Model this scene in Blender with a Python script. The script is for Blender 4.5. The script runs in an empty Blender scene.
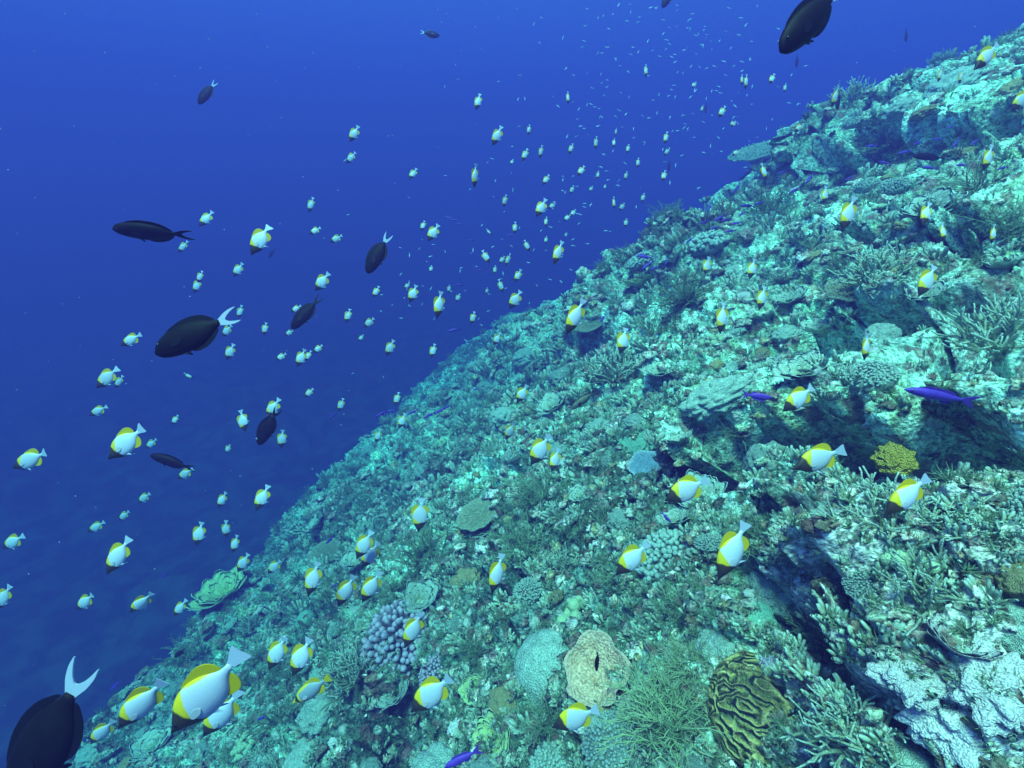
import bpy, bmesh, math, random
import numpy as np
from mathutils import Vector, Matrix, noise as mnoise
from mathutils.geometry import tessellate_polygon

# ------------------------------------------------------------------ camera, sky, sun, exposure
R = math.radians
SC = bpy.context.scene
COL = SC.collection
W, HH = 1024, 768
PITCH, FOV = 26.0, 96.0
F = W / 2 / math.tan(R(FOV / 2))
cam_d = bpy.data.cameras.new('camera')
cam_d.sensor_fit = 'HORIZONTAL'
cam_d.angle = R(FOV)
cam_d.clip_start, cam_d.clip_end = 0.02, 600
cam = bpy.data.objects.new('camera', cam_d)
COL.objects.link(cam)
cam.rotation_euler = (R(90 - PITCH), 0, 0)
SC.camera = cam
CR = np.array([1.0, 0, 0])
CU = np.array([0, math.sin(R(PITCH)), math.cos(R(PITCH))])
CF = np.array([0, math.cos(R(PITCH)), -math.sin(R(PITCH))])

SUN = np.array([-0.20, -0.22, 0.95]); SUN /= np.linalg.norm(SUN)
world = bpy.data.worlds.new('World'); SC.world = world
world.use_nodes = True
wn = world.node_tree.nodes; wl = world.node_tree.links
for n in list(wn): wn.remove(n)
wo = wn.new('ShaderNodeOutputWorld'); wb = wn.new('ShaderNodeBackground'); ws = wn.new('ShaderNodeTexSky')
ws.sky_type = 'NISHITA'; ws.sun_disc = False
ws.sun_elevation = math.asin(SUN[2]); ws.sun_rotation = math.atan2(SUN[0], SUN[1])
wb.inputs['Strength'].default_value = 0.08
wl.new(ws.outputs[0], wb.inputs[0]); wl.new(wb.outputs[0], wo.inputs[0])
sd = bpy.data.lights.new('sun', 'SUN'); sd.energy = 5.0; sd.angle = R(20); sd.color = (1.0, 0.95, 0.84)
so = bpy.data.objects.new('sun', sd); COL.objects.link(so)
so.rotation_euler = Vector(SUN).to_track_quat('Z', 'Y').to_euler()
SC.view_settings.view_transform = 'Standard'; SC.view_settings.look = 'None'
SC.view_settings.exposure = 1.55; SC.view_settings.gamma = 1.0
SC.view_settings.use_curve_mapping = False
SC.render.engine = 'CYCLES'
SC.cycles.use_denoising = True
SC.cycles.max_bounces = 5; SC.cycles.diffuse_bounces = 2; SC.cycles.glossy_bounces = 1
SC.cycles.volume_bounces = 0; SC.cycles.transparent_max_bounces = 6
SC.cycles.sample_clamp_indirect = 4

# ------------------------------------------------------------------ helpers
def ray(px, py):
    """world direction through a pixel, with unit depth along the view axis"""
    return CR * (px - W / 2) / F + CU * (HH / 2 - py) / F + CF

def project(P):
    d = P @ CF
    return W / 2 + F * (P @ CR) / d, HH / 2 - F * (P @ CU) / d, d

def nodes_mat(name, rough=0.7, spec=0.2):
    m = bpy.data.materials.new(name); m.use_nodes = True
    t = m.node_tree; b = t.nodes['Principled BSDF']
    b.inputs['Roughness'].default_value = rough
    b.inputs['Specular IOR Level'].default_value = spec
    return m, t, b

def N(t, kind, **kw):
    n = t.nodes.new(kind)
    for k, v in kw.items():
        if k in n.inputs: n.inputs[k].default_value = v
        else: setattr(n, k, v)
    return n

def mathn(t, op, a, b=None, clamp=False):
    n = t.nodes.new('ShaderNodeMath'); n.operation = op; n.use_clamp = clamp
    for i, v in enumerate((a, b)):
        if v is None: continue
        if isinstance(v, (int, float)): n.inputs[i].default_value = v
        else: t.links.new(v, n.inputs[i])
    return n.outputs[0]

def mixc(t, fac, a, b, mode='MIX'):
    n = t.nodes.new('ShaderNodeMix'); n.data_type = 'RGBA'; n.blend_type = mode
    for s, v in ((n.inputs[0], fac), (n.inputs[6], a), (n.inputs[7], b)):
        if isinstance(v, (int, float)): s.default_value = v
        elif isinstance(v, tuple): s.default_value = (*v[:3], 1)
        else: t.links.new(v, s)
    return n.outputs[2]

def mapr(t, v, a, b, c=0.0, d=1.0):
    n = t.nodes.new('ShaderNodeMapRange')
    t.links.new(v, n.inputs[0])
    for i, x in enumerate((a, b, c, d)): n.inputs[i + 1].default_value = x
    return n.outputs[0]

def mesh_from(name, verts, faces, mats=(), smooth=True, midx=None):
    me = bpy.data.meshes.new(name)
    me.from_pydata([tuple(v) for v in verts], [], [tuple(f) for f in faces])
    for m in mats: me.materials.append(m)
    if midx is not None: me.polygons.foreach_set('material_index', np.array(midx, dtype=np.int32))
    if smooth: me.polygons.foreach_set('use_smooth', np.ones(len(me.polygons), dtype=bool))
    me.update()
    return me

def link(name, data, parent=None):
    o = bpy.data.objects.new(name, data); COL.objects.link(o)
    if parent is not None: o.parent = parent
    return o

def tag(o, label=None, cat=None, group=None, kind=None):
    if label: o['label'] = label
    if cat: o['category'] = cat
    if group: o['group'] = group
    if kind: o['kind'] = kind
    return o

# ------------------------------------------------------------------ noise on arrays
def _h(ix, iy, seed):
    h = (ix.astype(np.int64) * 374761393 + iy.astype(np.int64) * 668265263 + seed * 974711) & 0xFFFFFFFF
    h = ((h ^ (h >> 13)) * 1274126177) & 0xFFFFFFFF
    h = ((h ^ (h >> 16)) * 2246822519) & 0xFFFFFFFF
    return ((h ^ (h >> 15)) & 0xFFFFFF) / float(0xFFFFFF)

def vnoise(x, y, seed=0):
    ix, iy = np.floor(x), np.floor(y); fx, fy = x - ix, y - iy
    ux, uy = fx * fx * (3 - 2 * fx), fy * fy * (3 - 2 * fy)
    a, b = _h(ix, iy, seed), _h(ix + 1, iy, seed)
    c, d = _h(ix, iy + 1, seed), _h(ix + 1, iy + 1, seed)
    return (a + (b - a) * ux) * (1 - uy) + (c + (d - c) * ux) * uy

def fbm(x, y, octv=4, seed=0):
    s, a, t = 0, 0.5, 0
    for k in range(octv):
        s = s + a * vnoise(x * 2.03 ** k + 17 * k, y * 2.03 ** k - 9 * k, seed + k); t += a; a *= 0.5
    return s / t

def worley(x, y, seed=0):
    ix, iy = np.floor(x), np.floor(y)
    f1 = np.full(x.shape, 9.0); f2 = np.full(x.shape, 9.0); cid = np.zeros(x.shape)
    for dx in (-1, 0, 1):
        for dy in (-1, 0, 1):
            jx, jy = ix + dx, iy + dy
            d = np.hypot(jx + _h(jx, jy, seed) - x, jy + _h(jx, jy, seed + 7) - y)
            c = _h(jx, jy, seed + 13)
            nearer = d < f1
            f2 = np.where(nearer, f1, np.minimum(f2, d))
            cid = np.where(nearer, c, cid); f1 = np.where(nearer, d, f1)
    return f1, f2, cid

def sstep(a, b, x):
    t = np.clip((x - a) / (b - a), 0, 1); return t * t * (3 - 2 * t)

# ------------------------------------------------------------------ the slope the reef stands on
H0 = 1.22                                     # metres from the lens to the slope
n_ = np.cross(ray(0, 628), ray(1024, -122)); n_ /= np.linalg.norm(n_)
if n_[2] < 0: n_ = -n_
E1 = CF - n_ * (CF @ n_); E1 /= np.linalg.norm(E1)
E2 = np.cross(n_, E1)                          # down the slope, to the open-water side
FOOT = -H0 * n_

def plane_uv(px, py):
    d = ray(px, py); k = d @ n_
    P = d * (-H0 / k) if k < -1e-4 else d * 200
    P = P - FOOT
    return P @ E1, P @ E2

EDGE = [(60, 768), (110, 716), (180, 636), (250, 556), (330, 474), (400, 406), (460, 352), (520, 314),
        (600, 272), (650, 238), (700, 205), (760, 158), (820, 122), (900, 78), (960, 56), (1024, 40)]
eu = np.array([plane_uv(*p) for p in EDGE])
eth, er = np.arctan2(eu[:, 1], eu[:, 0]), np.hypot(eu[:, 0], eu[:, 1])
o_ = np.argsort(eth); eth, er = eth[o_], er[o_]

def seg_dist(u, v, pts):
    """distance to a polyline on the slope, and signed side of it"""
    best = np.full(u.shape, 1e9); side = np.zeros(u.shape)
    for (a0, a1), (b0, b1) in zip(pts[:-1], pts[1:]):
        du, dv = b0 - a0, b1 - a1; L2 = du * du + dv * dv
        t = np.clip(((u - a0) * du + (v - a1) * dv) / L2, 0, 1)
        d = np.hypot(u - a0 - t * du, v - a1 - t * dv)
        s = (du * (v - a1) - dv * (u - a0)) / math.sqrt(L2)
        side = np.where(d < best, s, side); best = np.minimum(best, d)
    return best, side

# dark clefts: pixels of the photo carried onto the slope; width, depth, lip height
CLEFTS = [([(755, 426), (850, 416), (930, 424), (1024, 432), (1100, 446)], 0.185, 0.62, 0.16),
          ([(776, 576), (812, 640), (846, 700), (900, 760), (930, 800)], 0.03, 0.16, 0.0),
          ([(880, 640), (930, 690), (975, 735), (1010, 775)], 0.045, 0.22, 0.03),
          ([(880, 150), (940, 132), (1024, 118), (1080, 112)], 0.30, 0.7, 0.25),
          ([(715, 205), (745, 185), (790, 172)], 0.28, 0.6, 0.12),
          ([(470, 470), (500, 465), (520, 470)], 0.07, 0.22, 0.0),
          ([(600, 372), (570, 388)], 0.08, 0.2, 0.05),
          ([(660, 490), (700, 470), (740, 476)], 0.05, 0.18, 0.04),
          ([(455, 590), (480, 582), (500, 590)], 0.03, 0.14, 0.0),
          ([(880, 330), (950, 336), (1010, 352)], 0.08, 0.22, 0.10),
          ([(860, 235), (930, 240), (1010, 262)], 0.10, 0.28, 0.10),
          ([(540, 700), (560, 725), (590, 760)], 0.05, 0.2, 0.02),
          ([(860, 540), (930, 556), (1010, 580)], 0.05, 0.18, 0.06)]
def lip_side(pts):
    (a0, a1), (b0, b1) = plane_uv(*pts[0]), plane_uv(*pts[-1])
    mx, my = (pts[0][0] + pts[-1][0]) / 2, (pts[0][1] + pts[-1][1]) / 2
    c0, c1 = plane_uv(mx + 30, my - 45)
    return 1 if (b0 - a0) * (c1 - a1) - (b1 - a1) * (c0 - a0) > 0 else -1
CLEFTS = [([plane_uv(*p) for p in pts], w, d, l, lip_side(pts)) for pts, w, d, l in CLEFTS]
MOUNDS = [((px, py), rp, hg) for px, py, rp, hg in ((645, 300, .9, .34), (705, 262, .85, .3), (762, 205, .7, .25), (842, 150, .8, .22), (915, 112, .9, .15),
          (590, 330, .7, .3), (520, 350, .8, .3), (420, 425, .7, .32), (350, 500, .6, .3), (230, 610, .5, .28), (150, 700, .5, .25),
          (960, 690, .32, .16), (1000, 620, .3, .14), (850, 560, .25, .1), (760, 560, .3, .1), (905, 290, .5, .2), (840, 240, .4, .2), (990, 200, .5, .25), (700, 340, .5, .2))]
MOUNDS = [(plane_uv(*p), r, h) for p, r, h in MOUNDS]

PAL = np.array([(.27, .29, .21), (.46, .45, .36), (.33, .32, .27), (.19, .15, .10), (.30, .25, .22), (.33, .32, .18),
                (.30, .38, .27), (.13, .12, .09), (.58, .58, .52), (.40, .42, .34), (.24, .27, .22), (.50, .50, .42)])

def reef_height(u, v):
    r = np.hypot(u, v); th = np.arctan2(v, u)
    wu = u + 0.22 * (fbm(u * 1.7, v * 1.7, 3, 5) - .5) + 0.06 * (fbm(u * 7, v * 7, 2, 55) - .5)
    wv = v + 0.22 * (fbm(u * 1.7, v * 1.7, 3, 6) - .5) + 0.06 * (fbm(u * 7, v * 7, 2, 56) - .5)
    cu, cv = plane_uv(830, 590); calm = sstep(.4, .9, np.hypot(u - cu, v - cv))
    h = (0.40 + .015 * np.minimum(r, 10)) * (fbm(u * .55, v * .55, 4, 1) - .5)
    tint = np.zeros(u.shape + (3,)); wsum = 0
    for k, (s, amp, wt) in enumerate(((.62, .17, .5), (.29, .105, 1.0), (.135, .055, 1.0), (.065, .028, .8), (.030, .013, .5))):
        f1, f2, cid = worley(wu / s + 3 * k, wv / s, 20 + 3 * k)
        dome = np.sqrt(np.clip(1 - (f1 / .78) ** 2, 0, 1))
        gate = sstep(.25, .6, fbm(u / (s * 3.1) + 5, v / (s * 3.1), 2, 60 + k)) if k else 1.0
        up_ = dome * (.15 + .85 * cid)
        if k == 0: up_ = up_ * calm + .5 * (1 - calm)
        h = h + amp * up_ * gate
        col = PAL[np.minimum((_h(np.floor(cid * 4096), np.zeros_like(cid), 3 + k) * len(PAL)).astype(int), len(PAL) - 1)]
        tint += wt * col; wsum += wt
    tint = tint / wsum
    tint = np.clip(tint.mean(-1, keepdims=True) + (tint - tint.mean(-1, keepdims=True)) * 1.6, .03, .7)
    tint = tint * np.array([.60, .96, 1.05]) * (.62 + .8 * sstep(.3, .7, fbm(u * .9, v * .9, 3, 85)) * (.7 + .6 * fbm(u * 2.3, v * 2.3, 3, 86)))[..., None]; lum = tint.mean(-1, keepdims=True); tint = tint * np.clip((lum / .28) ** .8, .45, 1.7)
    pu, pv_ = plane_uv(965, 690); q = np.hypot(u - pu, v - pv_) / .42 + .9 * (fbm(u * 7, v * 7, 3, 79) - .5)
    tint = tint + (np.array([.64, .66, .60]) - tint) * (.85 * sstep(1.05, .7, q))[..., None]      # a patch of bare pale coral rock
    rid = np.abs(fbm(wu * .95, wv * .95, 4, 31) - .5)
    h = h - .28 * calm * sstep(.035, .0, rid) * sstep(.4, .6, fbm(u * .7, v * .7, 2, 33))
    rid = np.abs(fbm(wu * 2.6, wv * 2.6, 3, 41) - .5)
    h = h - .14 * (.3 + .7 * calm) * sstep(.05, .0, rid) * sstep(.42, .62, fbm(u * 1.3, v * 1.3, 2, 43))
    h = h - .05 * sstep(.62, .72, fbm(u * 9, v * 9, 3, 47)) - .02 * sstep(.6, .7, fbm(u * 24, v * 24, 2, 48))
    h = h + .03 * (fbm(u * 14, v * 14, 3, 51) - .5) + .014 * (fbm(u * 40, v * 40, 2, 52) - .5)
    su, sv = np.zeros_like(u), np.zeros_like(v)
    for pts, w, d, l, ups in CLEFTS:
        wob = 1 + 1.1 * (fbm(u * 5, v * 5, 3, 71) - .5)
        ds, sd_ = seg_dist(wu, wv, pts)
        x = ds / (w * wob); lipside = (sd_ * ups > 0)
        h = h - d * sstep(1.15, .55, np.where(lipside | (l == 0), x, x / 1.15))
        lip = sstep(3.4, 1.5, x) * sstep(.55, 1.0, x) * lipside
        h = h + l * lip
        du, dv = pts[-1][0] - pts[0][0], pts[-1][1] - pts[0][1]; Ln = math.hypot(du, dv)
        push = -ups * lip * w * 1.35 * (.6 + .8 * fbm(u * 6, v * 6, 2, 73)) * (l > 0)
        su += push * -dv / Ln; sv += push * du / Ln
    for (mu, mv), mr, mh in MOUNDS:
        q = np.hypot(u - mu, v - mv) / mr * (1 + .5 * (fbm(u * 1.6, v * 1.6, 3, 77) - .5))
        h = h + mh * np.sqrt(np.clip(1 - q * q, 0, 1)) * (.75 + .5 * fbm(u * 3, v * 3, 3, 78))
    re = np.interp(th, eth, er)
    re = re * (1 + .05 * (fbm(th * 14, th * 0, 3, 81) - .5))
    over = np.maximum(0, r - re)
    h = h - 1.15 * over ** 1.15
    return h - .16, tint, su, sv

def to_world(u, v, h):
    P = FOOT + u[..., None] * E1 + v[..., None] * E2 + h[..., None] * n_
    z = P[..., 2]
    P[..., 2] = np.where(z > 2.2, 2.2 + 1.8 * np.tanh((z - 2.2) / 1.8), z)    # the slope levels out above
    P[..., 2] = np.maximum(P[..., 2], -10.8)
    return P

NT, NR = 1250, 1000
th_ = np.linspace(R(-112), R(72), NT)
r_ = np.geomspace(0.22, 34.0, NR)
RR, TT = np.meshgrid(r_, th_, indexing='ij')
GU, GV = RR * np.cos(TT), RR * np.sin(TT)
GH, GT, SU, SV = reef_height(GU, GV)
# overhangs: rock leans down-slope above the clefts
leanv = .10 * (fbm(GU * 3.1, GV * 3.1, 3, 91) - .5) + .04 * (fbm(GU * 11, GV * 11, 2, 92) - .5)
leanu = .08 * (fbm(GU * 3.1, GV * 3.1, 3, 93) - .5) + .04 * (fbm(GU * 11, GV * 11, 2, 94) - .5)
GP = to_world(GU + leanu + SU, GV + leanv + SV + .10 * np.clip(GH, -.1, .5), GH)
flat = GP.reshape(-1, 3)

def grid_mesh(name, P, tint=None):
    nr, nt = P.shape[:2]
    me = bpy.data.meshes.new(name)
    idx = np.arange(nr * nt).reshape(nr, nt)
    q = np.stack([idx[:-1, :-1], idx[:-1, 1:], idx[1:, 1:], idx[1:, :-1]], -1).reshape(-1, 4)
    me.vertices.add(nr * nt); me.vertices.foreach_set('co', P.reshape(-1).astype(np.float32))
    me.loops.add(q.size); me.loops.foreach_set('vertex_index', q.reshape(-1).astype(np.int32))
    me.polygons.add(len(q)); me.polygons.foreach_set('loop_start', (np.arange(len(q)) * 4).astype(np.int32))
    me.polygons.foreach_set('use_smooth', np.ones(len(q), dtype=bool))
    me.update(calc_edges=True)
    if tint is not None:
        at = me.color_attributes.new('Tint', 'FLOAT_COLOR', 'POINT')
        c = np.ones((nr * nt, 4), np.float32); c[:, :3] = tint.reshape(-1, 3)
        at.data.foreach_set('color', c.reshape(-1))
    return me

# ------------------------------------------------------------------ reef materials
def reef_material():
    m, t, b = nodes_mat('reef_rock', .85, .12)
    tc = N(t, 'ShaderNodeTexCoord')
    at = N(t, 'ShaderNodeAttribute', attribute_name='Tint')
    def noi(s, d=4, r=.6):
        n = N(t, 'ShaderNodeTexNoise', Scale=s, Detail=d, Roughness=r); t.links.new(tc.outputs['Object'], n.inputs['Vector']); return n
    n1, n2, n3 = noi(9), noi(34, 5), noi(110, 3)
    v1 = N(t, 'ShaderNodeTexVoronoi', Scale=60.0); t.links.new(tc.outputs['Object'], v1.inputs['Vector'])
    v2 = N(t, 'ShaderNodeTexVoronoi', Scale=19.0); t.links.new(tc.outputs['Object'], v2.inputs['Vector'])
    c = mixc(t, 1.0, at.outputs['Color'], mapr(t, n2.outputs[0], .32, .68, .2, 2.0), 'MULTIPLY')
    c = mixc(t, 1.0, c, mapr(t, n3.outputs[0], .32, .68, .4, 1.6), 'MULTIPLY')
    cellc = N(t, 'ShaderNodeSeparateColor'); t.links.new(v2.outputs['Color'], cellc.inputs[0])
    c = mixc(t, mathn(t, 'MULTIPLY', mapr(t, cellc.outputs[0], .80, .84), mapr(t, v2.outputs['Distance'], .55, .35)), c, (.54, .62, .56))
    c = mixc(t, mathn(t, 'MULTIPLY', mapr(t, cellc.outputs[1], .88, .9), .7), c, (.24, .13, .12))
    c = mixc(t, mathn(t, 'MULTIPLY', mapr(t, n1.outputs[0], .56, .66), .55), c, (.09, .085, .05))
    c = mixc(t, mathn(t, 'MULTIPLY', mapr(t, n2.outputs[0], .62, .70), .6), c, (.66, .66, .60))
    t.links.new(c, b.inputs['Base Color'])
    hgt = mathn(t, 'ADD', mathn(t, 'MULTIPLY', n2.outputs[0], 1.2), mathn(t, 'ADD', mathn(t, 'MULTIPLY', n3.outputs[0], .45), mathn(t, 'MULTIPLY', v1.outputs['Distance'], -.5)))
    bp = N(t, 'ShaderNodeBump', Strength=.9, Distance=.018); t.links.new(hgt, bp.inputs['Height']); t.links.new(bp.outputs[0], b.inputs['Normal'])
    return m
M_REEF = reef_material()

def coral_mat(name, c1, c2, scale=40, tip=None, bump=.6, dist=.006, rough=.8):
    """two-tone speckled living surface; tip = colour of the raised ends, by height above the colony's foot"""
    m, t, b = nodes_mat(name, rough, .15)
    tc = N(t, 'ShaderNodeTexCoord'); oi = N(t, 'ShaderNodeObjectInfo')
    n1 = N(t, 'ShaderNodeTexNoise', Scale=scale * .25, Detail=4.0); t.links.new(tc.outputs['Object'], n1.inputs['Vector'])
    v = N(t, 'ShaderNodeTexVoronoi', Scale=float(scale)); t.links.new(tc.outputs['Object'], v.inputs['Vector'])
    n3 = N(t, 'ShaderNodeTexNoise', Scale=scale * 1.3, Detail=3.0); t.links.new(tc.outputs['Object'], n3.inputs['Vector'])
    c = mixc(t, mapr(t, n1.outputs[0], .35, .65), c1, c2)
    c = mixc(t, 1.0, c, mapr(t, n3.outputs[0], .3, .7, .5, 1.5), 'MULTIPLY')
    c = mixc(t, mathn(t, 'MULTIPLY', mapr(t, v.outputs['Distance'], .35, .1), .35), c, tuple(min(.8, x * 1.9 + .05) for x in c2))
    c = mixc(t, 1.0, c, mapr(t, oi.outputs['Random'], 0, 1, .7, 1.35), 'MULTIPLY')
    if tip:
        g = N(t, 'ShaderNodeAttribute', attribute_name='tip')
        c = mixc(t, g.outputs['Fac'], c, tip)
    if name.split('_')[0] in ('branch', 'feather', 'finger', 'table', 'boulder', 'leaf', 'soft', 'whip') and name != 'finger_violet': c = mixc(t, 1.0, c, (.82, 1.08, 1.12), 'MULTIPLY')      # whole colony colour shifted evenly towards blue-green
    t.links.new(c, b.inputs['Base Color'])
    bp = N(t, 'ShaderNodeBump', Strength=bump, Distance=dist)
    t.links.new(mathn(t, 'SUBTRACT', mathn(t, 'MULTIPLY', n3.outputs[0], .8), v.outputs['Distance']), bp.inputs['Height'])
    t.links.new(bp.outputs[0], b.inputs['Normal'])
    return m

# ------------------------------------------------------------------ the setting
reef = link('reef_slope', grid_mesh('reef_slope', GP, GT)); reef.data.materials.append(M_REEF); tag(reef, kind='structure')

def seabed_material():
    m, t, b = nodes_mat('deep_sand', .9, .1)
    tc = N(t, 'ShaderNodeTexCoord')
    n1 = N(t, 'ShaderNodeTexNoise', Scale=1.6, Detail=8.0, Roughness=.65); t.links.new(tc.outputs['Object'], n1.inputs['Vector'])
    c = mixc(t, mapr(t, n1.outputs[0], .42, .6), (.04, .045, .045), (.12, .12, .115))
    t.links.new(c, b.inputs['Base Color'])
    return m
sx, sy = np.meshgrid(np.linspace(-66, 66, 260), np.linspace(-66, 66, 260), indexing='ij')
sz = -9.8 + 1.0 * (fbm(sx * .12, sy * .12, 4, 101) - .5) + .8 * sstep(.5, .8, fbm(sx * .5, sy * .5, 3, 102)) + .4 * (fbm(sx * 1.4, sy * 1.4, 3, 103) - .5)
seabed = link('seabed', grid_mesh('seabed', np.stack([sx, sy, sz], -1))); seabed.data.materials.append(seabed_material()); tag(seabed, kind='structure')

# the water: one closed body that dims and tints with distance
bm = bmesh.new(); bmesh.ops.create_cube(bm, size=1)
for v in bm.verts: v.co = (v.co.x * 150, v.co.y * 150, 9.0 if v.co.z > 0 else -12.4)
wm = bpy.data.meshes.new('haze'); bm.to_mesh(wm); bm.free()
haze = link('haze', wm); tag(haze, kind='stuff')
hm = bpy.data.materials.new('sea_water'); hm.use_nodes = True
for n in list(hm.node_tree.nodes):
    if n.type == 'BSDF_PRINCIPLED': hm.node_tree.nodes.remove(n)
pv = hm.node_tree.nodes.new('ShaderNodeVolumePrincipled')
pv.inputs['Color'].default_value = (0.086, 0.047, 0.365, 1)
pv.inputs['Absorption Color'].default_value = (0.07, 0.47, 0.94, 1)
pv.inputs['Density'].default_value = 0.24
pv.inputs['Anisotropy'].default_value = 0.0
hm.node_tree.links.new(pv.outputs[0], hm.node_tree.nodes['Material Output'].inputs['Volume'])
wm.materials.append(hm)

# ------------------------------------------------------------------ where things can stand on the reef
PX, PY, PD = project(flat)
vis = (PD > .3) & (PX > -60) & (PX < W + 60) & (PY > -60) & (PY < HH + 60)
bx, by = ((PX + 64) / 4).astype(int), ((PY + 64) / 4).astype(int)
bx = np.clip(bx, 0, 299); by = np.clip(by, 0, 239)
zb = np.full((300, 240), 1e9); vi = np.where(vis)[0]
np.minimum.at(zb, (bx[vi], by[vi]), PD[vi])
front = vi[PD[vi] < zb[bx[vi], by[vi]] + .04 + .02 * PD[vi]]
fx, fy = PX[front], PY[front]

def spot(px, py):
    """the reef point seen at a pixel"""
    k = np.argmin((fx - px) ** 2 + (fy - py) ** 2)
    return front[k]
def reef_depth(px, py):
    x, y = int((px + 64) / 4), int((py + 64) / 4)
    return zb[max(0, x - 1):x + 2, max(0, y - 1):y + 2].min() if 0 <= x < 300 and 0 <= y < 240 else 1e9

rng = random.Random(7)
nrm = np.random.default_rng(7)
UPV = Vector(n_)

class Buf:
    """vertices, faces, material slots and a 0..1 tip value per vertex, collected for one mesh"""
    def __init__(s): s.v, s.f, s.t, s.m = [], [], [], []
    def add(s, v, f, tip=0.0, mat=0):
        o = len(s.v); s.v += [tuple(x) for x in v]; s.f += [tuple(i + o for i in q) for q in f]
        s.t += list(tip) if hasattr(tip, '__len__') else [tip] * len(v); s.m += [mat] * len(f)
    def tube(s, pts, rad, seg=6, tips=None, mat=0, cap=True):
        pts = [Vector(p) for p in pts]; vs, fs, tv = [], [], []
        ref = Vector((.31, .82, .47))
        for i, p in enumerate(pts):
            d = (pts[min(i + 1, len(pts) - 1)] - pts[max(i - 1, 0)])
            d = d.normalized() if d.length > 1e-9 else Vector((0, 0, 1))
            a = d.cross(ref).normalized(); b = d.cross(a)
            for k in range(seg):
                an = 2 * math.pi * k / seg
                vs.append(p + (a * math.cos(an) + b * math.sin(an)) * rad[i]); tv.append(tips[i] if tips else 0)
            if i:
                for k in range(seg):
                    k2 = (k + 1) % seg
                    fs.append(((i - 1) * seg + k, (i - 1) * seg + k2, i * seg + k2, i * seg + k))
        if cap:
            vs.append(pts[-1] + (pts[-1] - pts[-2]).normalized() * rad[-1] * .8); tv.append(tips[-1] if tips else 0)
            L = len(vs) - 1; i = len(pts) - 1
            for k in range(seg): fs.append((i * seg + k, i * seg + (k + 1) % seg, L))
        s.add(vs, fs, tv, mat)
    def mesh(s, name, *mats):
        me = mesh_from(name, s.v, s.f, mats, midx=s.m)
        a = me.attributes.new('tip', 'FLOAT', 'POINT'); a.data.foreach_set('value', np.array(s.t, np.float32))
        return me

def ico(sub):
    b = bmesh.new(); bmesh.ops.create_icosphere(b, subdivisions=sub, radius=1)
    b.verts.ensure_lookup_table()
    v = np.array([x.co[:] for x in b.verts]); f = [[y.index for y in x.verts] for x in b.faces]; b.free(); return v, f
ICO = {k: ico(k) for k in (1, 2, 3, 4, 5)}

def lumpy(sub, rad, amp, freq, seed, sq=(1, 1, 1)):
    v, f = ICO[sub]; out = []
    for p in v:
        q = Vector(p) * freq + Vector((seed * 3.1, seed * 1.7, seed))
        d = 1 + amp * (mnoise.fractal(q, 1.0, 2.0, 4)) + amp * .7 * (.5 - mnoise.voronoi(q * 1.4)[0][0])
        out.append((p[0] * rad * d * sq[0], p[1] * rad * d * sq[1], p[2] * rad * d * sq[2]))
    return out, f

# colonies, each modelled one unit wide at its foot, growing along +Z
def mk_branching(seed, n=26, spread=.62, thick=.03, lean=1.0, levels=3):
    g = random.Random(seed); B = Buf()
    def grow(p, d, L, r, lv):
        k = 3; pts, rad, tp = [p], [r], [max(0, .1 * (levels - lv))]
        q = p.copy(); dd = d.copy()
        for i in range(k):
            dd = (dd + Vector((g.gauss(0, .16), g.gauss(0, .16), g.gauss(.05, .12)))).normalized()
            q = q + dd * (L / k); pts.append(q.copy()); rad.append(r * (1 - .22 * (i + 1) / k))
            tp.append((1 - lv / levels) * .6 + .4 * (i + 1) / k if lv <= 1 else .1)
        B.tube(pts, rad, 5, tp)
        if lv > 1:
            for _ in range(g.choice((2, 3, 3))):
                nd = (dd + Vector((g.gauss(0, .55), g.gauss(0, .55), g.gauss(.1, .35)))).normalized()
                grow(pts[g.choice((1, 2, 3))], nd, L * g.uniform(.55, .85), r * .72, lv - 1)
    for i in range(n):
        a = g.uniform(0, 2 * math.pi); s = g.random() ** .5
        d = Vector((math.cos(a) * s * lean, math.sin(a) * s * lean, 1.05 - .6 * s)).normalized()
        grow(Vector((math.cos(a) * s * .2, math.sin(a) * s * .2, -.05)), d, spread * g.uniform(.4, .6), thick, levels)
    return B

def mk_fingers(seed, n=170, rad=.5, fl=.17, fr=.036, hgt=.55, knob=1.15):
    g = random.Random(seed); B = Buf()
    v, f = lumpy(3, .9, .12, 2.2, seed, (rad * 1.02, rad * 1.02, rad * hgt)); B.add(v, f, 0)
    for i in range(n):
        z = 1 - (i + .5) / n * 1.02; a = i * 2.39996 + g.gauss(0, .12)
        s = math.sqrt(max(0, 1 - z * z))
        d = Vector((s * math.cos(a), s * math.sin(a), z * .9 + .1)).normalized()
        p = Vector((d.x * rad * .86, d.y * rad * .86, d.z * rad * hgt * .9))
        L = fl * g.uniform(.6, 1.2); r = fr * g.uniform(.8, 1.25)
        dd = (d + Vector((g.gauss(0, .12), g.gauss(0, .12), .25))).normalized()
        B.tube([p, p + dd * L * .55, p + dd * L * .9, p + dd * L], [r, r * 1.05, r * knob, r * .75], 7, [0, .15, .7, 1.0])
    return B

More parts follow.
